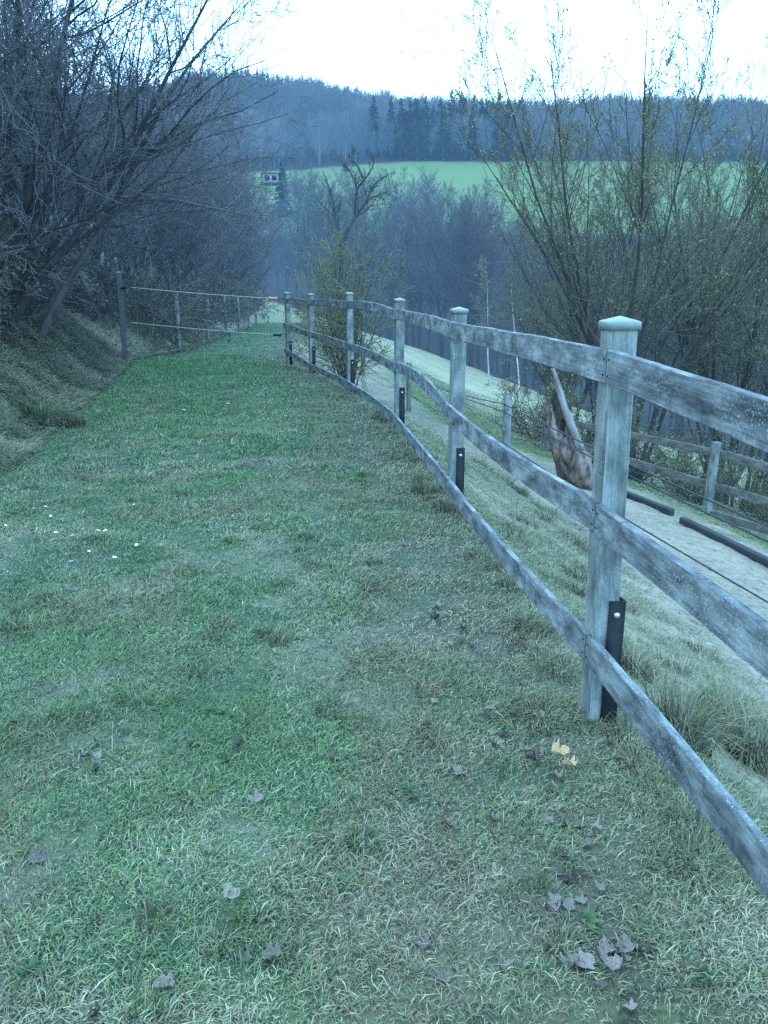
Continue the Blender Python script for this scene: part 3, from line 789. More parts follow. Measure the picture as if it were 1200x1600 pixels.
# ------------------------------------------------------------------ broken stump
sb = ground_at(905, 758, 5, 60)
Ys = sb.y
st = thing('broken_tree_stump', 'split reddish brown tree stump with a pale bare branch leaning beside the sand track', 'tree stump', tuple(sb))
def poly(pix, Y, radii, origin, dy=None):
    P = []
    for k, (u, v) in enumerate(pix):
        p = at(u, v, Y + (dy[k] if dy else 0)); P.append(tuple(p - origin))
    return np.array([P]), np.array([radii])
def smoothp(P, R, n=5):
    N, K, _ = P.shape; t = np.linspace(0, K - 1, (K - 1) * n + 1)
    out = np.empty((N, len(t), 3)); Ro = np.empty((N, len(t)))
    for j in range(N):
        E = np.vstack([2 * P[j, 0] - P[j, 1], P[j], 2 * P[j, -1] - P[j, -2]])
        for m, tt in enumerate(t):
            i = min(int(tt), K - 2); f = tt - i; a, b, c, d = E[i], E[i + 1], E[i + 2], E[i + 3]
            out[j, m] = .5 * ((2 * b) + (-a + c) * f + (2 * a - 5 * b + 4 * c - d) * f * f + (-a + 3 * b - 3 * c + d) * f ** 3)
            Ro[j, m] = R[j, i] * (1 - f) + R[j, i + 1] * f
    return out, Ro
def rough(v, q, amp, sc, seed):
    v = v + (np.stack([vnoise(v[:, 0] * sc + 7, v[:, 2] * sc, seed), vnoise(v[:, 1] * sc, v[:, 2] * sc + 3, seed + 1), vnoise(v[:, 0] * sc, v[:, 1] * sc + 9, seed + 2) * .6], 1) - .4) * amp
    return v, q
px_m = Ys / FPX * 1.02
def stub(pix, radpx, seed, amp=.07, sides=16, dy=None):
    P, R = poly(pix, Ys, [r * px_m for r in radpx], sb, dy); P, R = smoothp(P, R, 6)
    v, q = tubes(P, R, sides)
    # flutes
    ang = np.tile(np.arange(sides), len(v) // sides)
    w = 1 + .16 * np.sin(ang * 2 * PI / sides * 3 + seed) + .08 * np.sin(ang * 2 * PI / sides * 5 + 2 * seed)
    cen = np.repeat(P[0], sides, 0); v = cen + (v - cen) * w[:, None]
    v, q = rough(v, q, amp, 9, seed)
    n = len(v); tr = [(n - sides, n - sides + f, n - sides + f + 1) for f in range(1, sides - 1)]
    return v, q, np.array(tr)
def snag(pix, rad, seed, mt, nm, dy, sides=30, amp=.09, jag=.16):
    P, R = poly(pix, Ys, [r * px_m for r in rad], sb, dy); P, R = smoothp(P, R, 10)
    v, q = tubes(P, R, sides); K = P.shape[1]
    k = np.repeat(np.arange(K), sides); a = np.tile(np.arange(sides) / sides * 2 * PI, K); h = k / K
    tws = a + h * 1.3
    w = 1 + .2 * (vnoise(np.cos(tws) * 2.2 + seed, np.sin(tws) * 2.2 + h * 1.2, seed) - .5) + .42 * (vnoise(np.cos(tws) * 6 + seed, np.sin(tws) * 6 + h * 1.6, seed + 4) - .5) + .18 * (vnoise(a * 7, h * 14, seed + 8) - .5)
    w = w - .55 * np.exp(-((((a + h * .6 - 3.9 - seed) + PI) % (2 * PI) - PI) / .28) ** 2)     # a split running up the wood
    cen = P[0][k]; v = cen + (v - cen) * w[:, None]
    up = (h > .8); v[:, 2] += up * (vnoise(a * 3.2 + seed, a * 0, seed + 2) - .45) * jag * (h - .8) / .2 * 2
    v, q = rough(v, q, amp, 6, seed)
    n = len(v); c = v[-sides:].mean(0) - np.array([0, 0, jag * .9]); v = np.vstack([v, c]); tr = [(n - sides + f, n - sides + (f + 1) % sides, n) for f in range(sides)]
    link(nm, mesh_np(nm, v, q, np.array(tr)), mt, st)
snag([(914, 785), (906, 745), (893, 706), (880, 674), (872, 655)], [22, 21, 17, 14, 9], 1, M_stump_dark, 'trunk', [.12, .12, .1, .08, .05], 30, .1, .2)
rsl = random.Random(8)
for n, (ub, ut, vt, rb_, mt, dyy) in enumerate([(889, 852, 640, 8, M_stump, .0), (895, 860, 655, 9, M_stump, -.08), (903, 868, 648, 7, M_stump_dark, -.06), (908, 875, 684, 10, M_stump, -.14), (917, 884, 668, 8, M_stump, -.1), (925, 893, 690, 9, M_stump_dark, -.05), (929, 902, 704, 8, M_stump, .0)]):
    m1 = (ub * .62 + ut * .38 + rsl.uniform(-4, 4), 762 * .62 + vt * .38); m2 = (ub * .28 + ut * .72 + rsl.uniform(-3, 3), 762 * .28 + vt * .72)
    snag([(ub + 4, 778), m1, m2, (ut, vt)], [rb_ * 1.25, rb_ * 1.1, rb_, rb_ * .75], 20 + n, mt, 'split_wood', [dyy, dyy, dyy, dyy + .03], 16, .035, .16)
snag([(880, 650), (874, 632), (868, 612)], [12, 10, 6], 8, M_bark, 'broken_top', [0, 0, 0], 20, .05, .1)
snag([(911, 722), (903, 696), (893, 667), (882, 636), (872, 605), (863, 576)], [8, 7, 6, 5.2, 4.4, 3.4], 9, M_stump_pale, 'branch', [-.05, -.12, -.15, -.15, -.1, -.1], 14, .02, .02)
snag([(922, 775), (914, 745), (908, 718), (903, 702)], [17, 20, 18, 9], 13, M_stump, 'root_bulge', [-.2, -.28, -.28, -.25], 24, .08, .04)
tw = grow(*poly([(900, 735), (888, 690), (872, 650)], Ys, [.1, .08, .05], sb), 14, .1, 1, 60, .5, 4, .1, .2, np.random.default_rng(3), .12)
link('twigs', mesh_np('twigs', *tubes(*tw, 4)), M_bark, st)

# ------------------------------------------------------------------ trees
def place(root, x, y, s=1, rz=0, dz=0, sx=1.):
    root.location = (x, y, gz(x, y) + dz); root.scale = (s * sx, s * sx, s); root.rotation_euler = (0, 0, rz)

def make_tree(name, label, cat, levels, mats, leaf=None, group=None, sides=(8, 5, 3)):
    """levels: list of (P,R). first two -> trunk, rest -> crown"""
    t = thing(name, label, cat, group=group)
    tr = join([tubes(P, R, sides[0] if k == 0 else sides[1]) for k, (P, R) in enumerate(levels[:2])])
    link('trunk', mesh_np('trunk', *tr, smooth=True), mats[0], t)
    cr = join([tubes(P, R, sides[2]) for P, R in levels[2:]])
    link('crown', mesh_np('crown', *cr), mats[1], t)
    if leaf: link('leaves', mesh_np('leaves', *leaf), mats[2], t)
    return t

# --- single trunk wood trees (valley) and thicket trees
def wood_levels(H, seed, n1=22, n2=11, n3=6, ang=42, up=.18, r=None, tw=.012):
    rg = np.random.default_rng(seed); r = r or H * .011
    L0 = stems([(0, 0, rg.normal() * .05, rg.normal() * .05, 1, H, r, .02)], 9, rg, .04)
    L1 = grow(*L0, n1, .22, .98, ang, .48, 6, up, .10, rg, .55, .3)
    L2 = grow(*L1, n2, .12, 1, 40, .5, 5, up * .7, .14, rg, .6, .35)
    L3 = grow(*L2, n3, .1, 1, 38, .55, 3, up * .5, .15, rg, .7, .5)
    for L in (L2, L3): np.maximum(L[1], tw, out=L[1])
    return [L0, L1, L2, L3]

GV = 'bare trees of the wood in the valley beyond the meadow'
protos = []
for k in range(3):
    t = make_tree('bare_tree', '', 'tree', wood_levels(15, 100 + k, 26, 12, 6, 38 + 4 * k), (M_bark, M_valley), group=GV, sides=(6, 4, 3))
    t['label'] = ['broad bare grey tree in the mass of the valley wood', 'slender bare grey tree in the mass of the valley wood', 'spreading bare grey tree in the mass of the valley wood'][k]
    protos.append(t)
rv = random.Random(4)
def valley_spots():
    out = []
    # front row along the meadow edge, then rows behind
    for row, off in enumerate((1.5, 6, 12, 19, 27, 36)):
        y = 34.0
        while y < 165:
            x = float(xe(y)) + off + rv.uniform(-1.6, 1.6)
            yy = y + rv.uniform(-1.5, 1.5)
            if -.25 * yy < x < .56 * yy: out.append((x, yy, row))
            y += (3.2 if row == 0 else 5.0) * (1 + y / 160)
    return out
used = 0
def vlim(u): return np.interp(u, [420, 470, 500, 560, 640, 700, 760, 830, 900, 1000, 1200], [300, 285, 278, 280, 298, 316, 340, 372, 405, 405, 360])
for (x, y, row) in valley_spots():
    z = gz(x, y); u = 600 + x / (y * 1.0) * FPX
    lim = float(vlim(u)) + rv.uniform(-5, 20)
    top = ray(600, lim)[1] * y
    Ht = top - z
    if Ht < 4.5: continue
    Ht = min(Ht, rv.uniform(15, 21))
    k = rv.randrange(3)
    o = protos[k] if used == k and used < 3 else (copy_tree(protos[k]) if used >= 3 else protos[used])
    if used < 3: o = protos[used]
    s = Ht / 15.0
    place(o, x, y, s, rv.uniform(0, 6.28), -.2, rv.uniform(.7, 1.0) / max(s, .6) * max(.75, s)); used += 1
print('valley trees', used)

# --- birches at the wood edge
def birch(H, seed):
    rg = np.random.default_rng(seed)
    L0 = stems([(0, 0, rg.normal() * .05, 0, 1, H, H * .0078, .02)], 9, rg, .03)
    L1 = grow(*L0, 20, .35, .98, 38, .3, 5, .1, .1, rg, .45, .3); L2 = grow(*L1, 9, .2, 1, 40, .5, 4, -.05, .15, rg, .6, .4); L3 = grow(*L2, 4, .2, 1, 35, .6, 3, -.15, .12, rg, .7, .5)
    for L in (L2, L3): np.maximum(L[1], .01, out=L[1])
    return L0, L1, L2, L3
for j, (u, v, Y, H, lb) in enumerate([(765, 592, 47, 6.8, 'white stemmed birch at the wood edge, left of the pair beyond the second fence post'), (812, 604, 46, 6.3, 'white stemmed birch at the wood edge, right of its pair near the slanting twig')]):
    L = birch(H, 60 + j); t = thing('birch_tree', lb, 'tree', group='birches at the edge of the valley wood')
    link('trunk', mesh_np('trunk', *tubes(*L[0], 6), smooth=True), M_birch, t)
    link('crown', mesh_np('crown', *join([tubes(*l, 3) for l in L[1:]])), M_twig, t)
    a, k = ray(u, v); place(t, a * Y, Y, 1)

# --- left wood: thicket of purple brown trees along the pasture fence
GT = 'bare trees of the thicket on the left bank'
tp = []
for k in range(3):
    rg = np.random.default_rng(200 + k)
    sp = [(rg.normal() * .3, rg.normal() * .3, rg.normal() * .33, rg.normal() * .33, 1, 7 * (.75 + .4 * rg.random()), .07, .03) for _ in range(6)]
    L0 = stems(sp, 7, rg, .07); L1 = grow(*L0, 13, .15, 1, 45, .42, 5, .08, .12, rg, .55, .3); L2 = grow(*L1, 10, .1, 1, 42, .5, 4, .04, .16, rg, .6, .4); L3 = grow(*L2, 5, .1, 1, 40, .6, 3, .03, .18, rg, .7, .5)
    for L in (L2, L3): np.maximum(L[1], .0065, out=L[1])
    t = make_tree('thicket_tree', ['upright many stemmed bare tree crowded into the thicket above the bank', 'leaning many stemmed bare tree crowded into the thicket above the bank', 'twiggy many stemmed bare tree crowded into the thicket above the bank'][k], 'tree', [L0, L1, L2, L3], (M_bark, M_thick), group=GT)
    tp.append(t)
spots = []
rl_ = random.Random(9)
for (y, e, H) in [(14.5, 4.2, 4.2), (18.0, 3.2, 4.6), (19.8, 1.9, 4.2), (22, 1.7, 4.4), (20.5, 4.5, 5.2), (25, 1.3, 5.5), (28, 1.6, 6), (25, 5, 7), (31, 1.5, 6.5), (35, 1.8, 7), (30, 5, 8), (39, 1.8, 7.5), (36, 6, 8.5), (44, 1.6, 7.5), (49, 1.7, 8), (43, 6, 9.5), (55, 1.6, 8.5), (61, 1.6, 9), (52, 6, 10), (68, 1.6, 9.5), (76, 1.5, 9.5), (85, 1.5, 9.5), (95, 1.2, 9.5), (105, 1, 9), (118, .8, 8.5), (130, .5, 8), (143, 0, 7.5), (155, -1, 7), (165, -1.5, 7),
               (64, 6, 11), (80, 7, 11.5), (100, 7, 12), (120, 7, 11), (140, 7, 10), (17, 6, 5), (24, 9, 7), (33, 11, 9)]:
    spots.append((float(xb(y)) - e, y, H))
for j, (x, y, H) in enumerate(spots):
    o = tp[j] if j < 3 else copy_tree(tp[rl_.randrange(3)])
    s = H / 7.6 * 1.0
    place(o, x, y, s, rl_.uniform(0, 6.28), 0, 1.0)

# --- the big spreading tree on the left bank
rg = np.random.default_rng(77)
bx, by = -5.7, 12.2
specs = []
for (dx, dy, dz, L, r) in [(.9, -.1, .95, 6.2, .085), (.75, .4, 1.3, 6.5, .08), (.35, -.3, 1.5, 6.8, .08), (.1, .1, 1.6, 7, .09), (-.3, -.2, 1.5, 6.5, .08), (.55, -.5, 1.3, 6, .07), (-.6, -.5, 1.2, 6, .07), (1.15, .2, .95, 5.4, .06), (.2, -.8, 1.2, 5.6, .06), (.7, -.3, 1.0, 5.6, .05), (.5, .5, 1.1, 5.6, .05), (.95, .7, .9, 6.0, .07), (-.9, .1, 1.1, 6, .07)]:
    specs.append((rg.normal() * .3, rg.normal() * .3, dx, dy, dz, L, r * .72, .045))
L0 = stems(specs, 8, rg, .11)
L1 = grow(*L0, 20, .18, 1, 42, .50, 7, .05, .15, rg, .5, .3)
gb = gz(bx, by)
def prune(L, f):
    k = ~f(L[0]).any(axis=1); return L[0][k], L[1][k]
low = lambda P: (P[..., 0] > .9) & (P[..., 2] + gb < .55)
L1 = prune(L1, low)
L2 = grow(*L1, 8, .1, 1, 40, .5, 5, .04, .15, rg, .55, .4); L2 = prune(L2, low); L3 = grow(*L2, 5, .1, 1, 38, .55, 3, .03, .16, rg, .7, .5); L3 = prune(L3, low)
for L in (L1, L2, L3): np.maximum(L[1], .0034, out=L[1])
t = make_tree('spreading_bare_tree', 'large dark many stemmed bare tree leaning over the left bank against the white sky', 'tree', [L0, L1, L2, L3], (M_bark, M_gtwig))
place(t, bx, by, 1.0)
# two companions behind and at the frame edge
for (x, y, s, rz, lb) in [(-8.6, 14.5, .9, 1.2, 'bare tree standing behind the large spreading tree at the left edge'), (-5.6, 9.2, .8, 4.4, 'bare tree leaning in over the bank at the left edge of the picture')]:
    c = copy_tree(t); c['label'] = lb; place(c, x, y, s, rz)

# --- brambles and dry shrubs on the bank
def shrub_levels(seed, n, H, spread, arch, n1=9, n2=5, r=.009, tw=.005):
    rg = np.random.default_rng(seed)
    sp = [(rg.normal() * spread * .4, rg.normal() * spread * .4, rg.normal() * spread, rg.normal() * spread, 1, H * (.6 + .6 * rg.random()), r, -arch * rg.random()) for _ in range(n)]
    L0 = stems(sp, 8, rg, .10); L1 = grow(*L0, n1, .15, 1, 45, .4, 4, .0, .2, rg, .6, .4); L2 = grow(*L1, n2, .1, 1, 45, .5, 3, .0, .2, rg, .7, .5)
    for L in (L0, L1, L2): np.maximum(L[1], tw, out=L[1])
    return [L0, L1, L2]
GB = 'tangled brambles and dry shrubs on the left bank'
M_bramble = mat_bark('brown bramble stems', (.06, .052, .048), (.12, .10, .09), 3)
M_dry = mat_bark('withered bramble leaves', (.06, .06, .045), (.13, .12, .08), 8)
bp = []
for k in range(2):
    L = shrub_levels(300 + k, 34, 1.5, .55, .25)
    t = thing('bramble_bush', ['tangle of arching brown bramble stems with withered leaves on the bank', 'tangle of pale dry shrub stems on the bank'][k], 'bush', group=GB)
    link('stems', mesh_np('stems', *tubes(*L[0], 4)), [M_bramble, M_pale][k], t)
    link('twigs', mesh_np('twigs', *join([tubes(*l, 3) for l in L[1:]])), [M_bramble, M_twig][k], t)
    link('leaves', mesh_np('leaves', *leaves_on(L[2][0], [3500, 1200][k], .06, np.random.default_rng(5), .02)), M_dry, t)
    bp.append(t)
rb = random.Random(21)
bs = [(9.6, 2.0), (10.6, 1.8), (11.4, 1.7), (12.4, 1.6), (13.2, 1.5), (14.0, 1.4), (10.5, 1.7), (11.4, 1.7), (12.6, 1.9), (13.6, 1.9), (14.6, 1.9), (15.4, 2.0), (16.4, 1.8), (12, 2.9), (14, 2.8), (16, 2.8), (17.9, 1.1), (18.5, 2.2), (19.2, .8), (9.4, 2.2), (20.4, .5), (21.8, .6), (23.3, .5), (25.2, .6), (27, .8), (29.5, .7), (32, .8), (10, 3.2), (35, .8), (38, .8), (41, .9), (46, .8), (13, 3.4), (17, 3.6)]
for j, (y, e) in enumerate(bs):
    o = bp[j] if j < 2 else copy_tree(bp[0 if rb.random() < .6 else 1])
    place(o, float(xb(y)) - e, y, rb.uniform(.55, .9) * (1 + y / 60), rb.uniform(0, 6.28), 0)

# --- willows with young leaves beyond the paddock fence
def willow_levels(seed, n, H, fan, n1=14, n2=8, n3=4, r=.07, spread=.22):
    rg = np.random.default_rng(seed); sp = []
    for k in range(n):
        a = 2 * PI * k / n + rg.normal() * .3; f = fan * (.35 + .8 * rg.random())
        sp.append((.35 * math.cos(a), .35 * math.sin(a), f * math.cos(a), f * math.sin(a), 1, H * (.8 + .3 * rg.random()), r * (.7 + .5 * rg.random()), .035))
    L0 = stems(sp, 10, rg, .06)
    zz_ = L0[0][..., 2]; rr_ = norm(L0[0][:, -1:, :2]); L0[0][..., :2] += rr_ * (np.clip(zz_ - 2.2, 0, 9) * spread)[..., None]
    L1 = grow(*L0, n1, .25, 1, 30, .33, 6, .14, .09, rg, .5, .3); L2 = grow(*L1, n2, .1, 1, 34, .5, 4, .10, .13, rg, .55, .4); L3 = grow(*L2, n3, .1, 1, 34, .55, 3, .06, .13, rg, .7, .5)
    for L in (L1, L2, L3): np.maximum(L[1], .0040, out=L[1])
    return [L0, L1, L2, L3]
GW = 'budding willows beyond the paddock fence'
wp = []
for k in range(3):
    L = willow_levels(400 + k, 16, 8.0, .30, 13, 8, 5, .042, [.30, .10, .13][k])
    lf = leaves_on(np.concatenate([L[3][0]]), 16000, .036, np.random.default_rng(50 + k), .03)
    lf2 = leaves_on(L[2][0][:, :3], 5000, .036, np.random.default_rng(60 + k), .03)
    wp.append(make_tree('budding_willow', '', 'tree', L, (M_bark, M_twig, M_bud), join([lf, lf2]), GW, (8, 5, 3)))
ws = [(4.75, 15.6, 1.0, 1.3, 'fan shaped budding willow rising above the largest fence post'),
      (7.6, 16.6, 1.02, 2.1, 'budding willow with fine upright twigs at the right edge against the sky'),
      (8.2, 13.8, .6, 4.0, 'lower budding willow hanging over the pale paddock post'),
      (4.9, 21.5, .55, 1.5, 'pale budding willow standing left of the fan shaped one beyond the wood edge birches'),
      (10.0, 23, 1.0, 3.3, 'farthest budding willow, behind the others at the right edge')]
for j, (x, y, s, rz, lb) in enumerate(ws):
    o = wp[j] if j < 3 else copy_tree(wp[j - 3])
    o['label'] = lb; place(o, x, y, s, rz)
# undergrowth bushes along the paddock fence
GU = 'leafing bushes behind the paddock fence'
L = shrub_levels(350, 22, 1.9, .4, .1, 10, 6, .016, .004)
ub = thing('leafing_bush', '', 'bush', group=GU)
link('stems', mesh_np('stems', *tubes(*L[0], 5)), M_bark, ub); link('twigs', mesh_np('twigs', *join([tubes(*l, 3) for l in L[1:]])), M_twig, ub)
link('leaves', mesh_np('leaves', *leaves_on(L[2][0], 2300, .04, np.random.default_rng(8), .03)), M_bud, ub)
for j, (x, y, s, lb) in enumerate([(4.4, 14.2, .8, 'leafing bush directly behind the largest fence post'), (5.3, 13.2, .6, 'leafing bush left of the pale paddock post'), (6.5, 12.6, .6, 'leafing bush right of the pale paddock post'), (3.9, 15.2, 1.05, 'leafing bush behind the broken stump'), (8.2, 11.9, .7, 'leafing bush at the right edge behind the paddock rails'),
                                   (5.8, 15, .9, 'leafing bush between the willow stems'), (7.0, 14.0, .95, 'leafing bush at the right edge under the willows'), (8.4, 13.0, 1.0, 'leafing bush in the right corner under the willows'), (3.6, 18.5, 1.0, 'leafing bush above the meadow left of the willows')]):
    o = ub if j == 0 else copy_tree(ub); o['label'] = lb; place(o, x, y, s, j * 1.3)

# --- bush just behind the fence
rg = np.random.default_rng(500)
L = shrub_levels(501, 26, 2.9, .2, -.03, 13, 7, .02, .0055)
cb = thing('hazel_bush', 'upright greenish bush growing just behind the far posts of the board fence', 'bush')
M_haz = mat_bark('olive hazel twigs', (.11, .105, .055), (.19, .18, .09), 3)
link('stems', mesh_np('stems', *tubes(*L[0], 5)), M_bark, cb); link('twigs', mesh_np('twigs', *join([tubes(*l, 3) for l in L[1:]])), M_haz, cb)
link('leaves', mesh_np('leaves', *leaves_on(L[2][0], 3500, .035, np.random.default_rng(9), .02)), M_bud, cb)
place(cb, -.72, 17.0, 1.0, 0, 0, .78)

# --- dark twisted snag tree behind it
Y0 = 42.0
o0 = Vector((at(532, 560, Y0).x, Y0, 0)); o0.z = gz(o0.x, Y0)
t = thing('twisted_dead_tree', 'dark twisted bare tree rising above the valley wood behind the green bush', 'tree', tuple(o0))
def cpx(p): return (350 + p[0] / 2.4, 50 + p[1] / 2.4)
lim = [[(430, 1200), (438, 900), (450, 780), (490, 700), (540, 632), (600, 600)], [(436, 860), (428, 760), (415, 680), (400, 600), (370, 520)], [(492, 690), (492, 640), (495, 580), (470, 520), (430, 470)],
       [(493, 610), (505, 580), (550, 520), (570, 460)], [(535, 640), (548, 600), (575, 560), (625, 530)], [(520, 545), (500, 500), (480, 470), (488, 440)]]
PP = []; RR = []
for n, l in enumerate(lim):
    P = np.array([[tuple(at(*cpx(p), Y0 + .3 * n * (k / 5.)) - o0) for k, p in enumerate(l)]]); P[0, 0, 2] -= 0
    if n == 0: P[0, 0, 2] = -.2
    k = len(l); R = np.array([np.linspace(.15 if n == 0 else .07, .02, k)]); P, R = smoothp(P, R, 4); 
    # resample to the same count
    idx = np.linspace(0, P.shape[1] - 1, 16).astype(int); PP.append(P[0, idx]); RR.append(R[0, idx])
L0 = (np.array(PP), np.array(RR)); rg = np.random.default_rng(66)
L1 = grow(*L0, 12, .3, 1, 45, .3, 5, .12, .18, rg, .45, .3); L2 = grow(*L1, 6, .2, 1, 45, .5, 4, .05, .2, rg, .6, .4)
for q in (L1, L2): np.maximum(q[1], .011, out=q[1])
link('trunk', mesh_np('trunk', *tubes(*L0, 7), smooth=True), M_bark, t); link('crown', mesh_np('crown', *join([tubes(*L1, 4), tubes(*L2, 3)])), M_bark, t)

# --- spruces
def spruce_mesh(H, seed, nb=230, dens=7):
    rg = np.random.default_rng(seed)
    zt = rg.random(nb) ** 1.15; zz = H * (.06 + .93 * zt); az = rg.random(nb) * 2 * PI
    Lb = (H * .17) * (1 - zt) ** .8 * (.65 + .6 * rg.random(nb)) + .15
    K = 5; P = np.empty((nb, K, 3))
    for k in range(K):
        f = k / (K - 1); P[:, k, 0] = np.cos(az) * Lb * f; P[:, k, 1] = np.sin(az) * Lb * f; P[:, k, 2] = zz - Lb * (.45 * f - .2 * f * f)
    R = np.full((nb, K), .03) * np.linspace(1, .4, K)
    S = grow(P, R, dens, .1, 1, 60, .35, 3, -.12, .1, rg, 1, .4)
    S[1][:] = np.array([.22, .16, .03]) * (H / 18)
    a = ribbons(*S, rg); b = ribbons(P, R + .12 * H / 18, rg)
    return mesh_np('foliage', *join([a, b]))
sm = [spruce_mesh(18, 700 + k) for k in range(2)]
trm = mesh_np('trunk', *tubes(np.array([[(0, 0, -.5), (0, 0, 9), (0, 0, 17.5)]]), np.array([[.26, .16, .03]]), 6))
def spruce(x, y, H, label, group, k, sx=1.):
    t = thing('spruce_tree', label, 'tree', group=group)
    link('trunk', trm, M_bark, t); link('foliage', sm[k % 2], M_spruce, t)
    s = H / 18; place(t, x, y, s, k * 1.1, 0, sx)
a, k = ray(443, 335); a, k = ray(443, 330); spruce(a * 226, 226, 14.5, 'lone dark spruce rising beside the white house above the valley wood', None, 0, 1.15)
rs = random.Random(31)
GS = 'dark spruces along the upper edge of the far field'
for j in range(34):
    u = 628 + j * 5.6 + rs.uniform(-3, 3) if j < 32 else 585 + (j - 32) * 25; y = 303 + rs.uniform(0, 16)
    spruce((u - 600) / FPX * y * 1.0, y, rs.uniform(15, 21) if j % 3 else rs.uniform(19, 23), 'dark spruce in the row along the upper edge of the far field', GS, j, rs.uniform(.9, 1.25))
GK = 'spruces on the skyline of the far hill'
for j in range(40):
    u = (rs.uniform(180, 480) if j % 2 else rs.uniform(392, 455)) if j < 34 else rs.choice([rs.uniform(596, 620), rs.uniform(636, 645), rs.uniform(1000, 1200), rs.uniform(690, 760)]); y = rs.uniform(462, 500)
    spruce((u - 600) / FPX * y * 1.03, y, rs.uniform(13, 19), 'small dark spruce on the skyline of the far hill', GK, j, .8)

# --- hillside forest (far-off wood, one mass)
rg = np.random.default_rng(900)
def far_tree(seed, H=17., n=150):
    r = np.random.default_rng(seed)
    L0 = (np.array([[(0, 0, -1), (.1, 0, H * .5), (r.normal() * .4, r.normal() * .4, H * .95)]]), np.array([[.10, .08, .04]]))
    L1 = grow(*L0, 16, .12, 1, 36, .40, 3, .25, .1, r, .5, .4); L2 = grow(*L1, 10, .1, 1, 38, .55, 3, .2, .15, r, .6, .5)
    np.maximum(L1[1], .06, out=L1[1]); np.maximum(L2[1], .05, out=L2[1])
    return join([ribbons(*L0, r), ribbons(*L1, r), ribbons(*L2, r)])
FT = [far_tree(910 + k) for k in range(5)]
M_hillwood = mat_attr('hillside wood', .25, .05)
pts = []
for _ in range(8200):
    y = rg.uniform(284, 505); x = rg.uniform(-.42, .62) * y
    if y + 18 * float(sstep(10, -45, np.array(x))) > 304: pts.append((x, y))
pts = np.array(pts)
spread = fbm(pts[:, 0] / 30, pts[:, 1] / 30, 71, 3)
Vs = []; Qs = []; Cs = []; n = 0
zz = terrain(pts[:, 0], pts[:, 1])
for (x, y), z, nz in zip(pts, zz, spread):
    u = 600 + x / y * FPX
    v, q = FT[rg.integers(5)]
    a = rg.random() * 6.28; ca, sa = math.cos(a), math.sin(a); s = rg.uniform(.55, .95) * (.55 + .7 * nz); sh = rg.uniform(.8, 1.15)
    vv = np.stack([(v[:, 0] * ca - v[:, 1] * sa) * s * sh + x, (v[:, 0] * sa + v[:, 1] * ca) * s * sh + y, v[:, 2] * s + z], 1)
    base = np.array([.17, .14, .12]) * (.2 + 1.8 * nz ** 1.5) * rg.uniform(.8, 1.2)
    if rg.random() < .06: base = base * 1.6
    c = np.repeat(base[None], len(v), 0)
    if rg.random() < .035: c[:6] = (.5, .5, .48)
    Vs.append(vv); Qs.append(q + n); Cs.append(c); n += len(v)
o = link('hillside_forest', mesh_np('hillside_forest', np.concatenate(Vs), np.concatenate(Qs), col=np.concatenate(Cs)), M_hillwood)
tag(o, 'hazy blue grey leafless forest covering the far hill', 'forest', kind='stuff')

# --- farmhouse at the left end of the far field
hy = 262.; hx = ray(426, 275)[0] * hy; hz = gz(hx, hy)
hs = thing('farm_house', 'small white flat roofed house at the left end of the far field', 'house', (hx, hy, hz), rz=.15)
v, q = box_arr((0, 0, 1.3), 6.4, 5, 2.8); wl = link('wall', mesh_np('wall', v, q), M_wall, hs)
v, q = box_arr((0, 0, 2.85), 7.0, 5.8, .28); link('roof', mesh_np('roof', v, q), M_roof, hs)
for wx, ww in ((-1.7, 1.5), (.4, 1.5), (2.2, .9)):
    v, q = box_arr((wx, -2.52, 1.5), ww, .08, 1.3); link('window', mesh_np('window', v, q), M_glass, hs)

# ------------------------------------------------------------------ dead leaves and daisies
def leaf_mesh(seed, size=1.):
    r = np.random.default_rng(seed); nL, nW = 9, 5; V = []; q = []
    curl = r.uniform(.5, 1.6); tw = r.uniform(-.5, .5); cup = r.uniform(.3, 1.0)
    for i in range(nL):
        f = i / (nL - 1); wd = math.sin(PI * (f ** .8)) ** .7 * .33 * (1 + .32 * math.sin(f * (13 + 3 * (seed % 3)) + seed) + .12 * math.sin(f * 37)) + .012
        for j in range(nW):
            g = (j / (nW - 1) - .5) * 2
            x = f - .5; y = g * wd; z = curl * .7 * (x * x) + cup * 1.0 * (y * y) / .33 + 1.4 * tw * x * y + .05 * math.sin(f * 9 + seed) * g + r.normal() * .016
            V.append((x, y, z + .03))
    for i in range(nL - 1):
        for j in range(nW - 1): a = i * nW + j; q.append((a, a + 1, a + nW + 1, a + nW))
    return mesh_np('dead_leaf', np.array(V) * size, np.array(q), smooth=True)
LM = [leaf_mesh(k) for k in range(5)]
for m in LM: m.materials.append(M_leaf)
LY_ = leaf_mesh(11); LY_.materials.append(M_leaf_y)
rcl = random.Random(12)
leafpix = [(410, 1080), (147, 1165), (150, 1188), (402, 1252), (325, 1331), (365, 1403), (410, 1443), (150, 1450), (57, 1345), (150, 1592), (705, 1070), (712, 955), (722, 985), (790, 1153), (822, 1160), (778, 1108), (800, 1118), (868, 1268), (905, 1292), (885, 1383), (888, 1420), (925, 1455), (945, 1490), (785, 1510), (692, 1530), (940, 1545), (985, 1582), (672, 852), (702, 880), (822, 986), (645, 1250), (200, 992), (75, 1082), (60, 1150), (374, 1170), (855, 1412), (660, 1480), (700, 1290), (520, 1185), (255, 1545), (560, 1425), (770, 1175), (700, 965), (842, 1180), (905, 1475), (955, 1470), (715, 1210), (860, 1240), (930, 1300)]
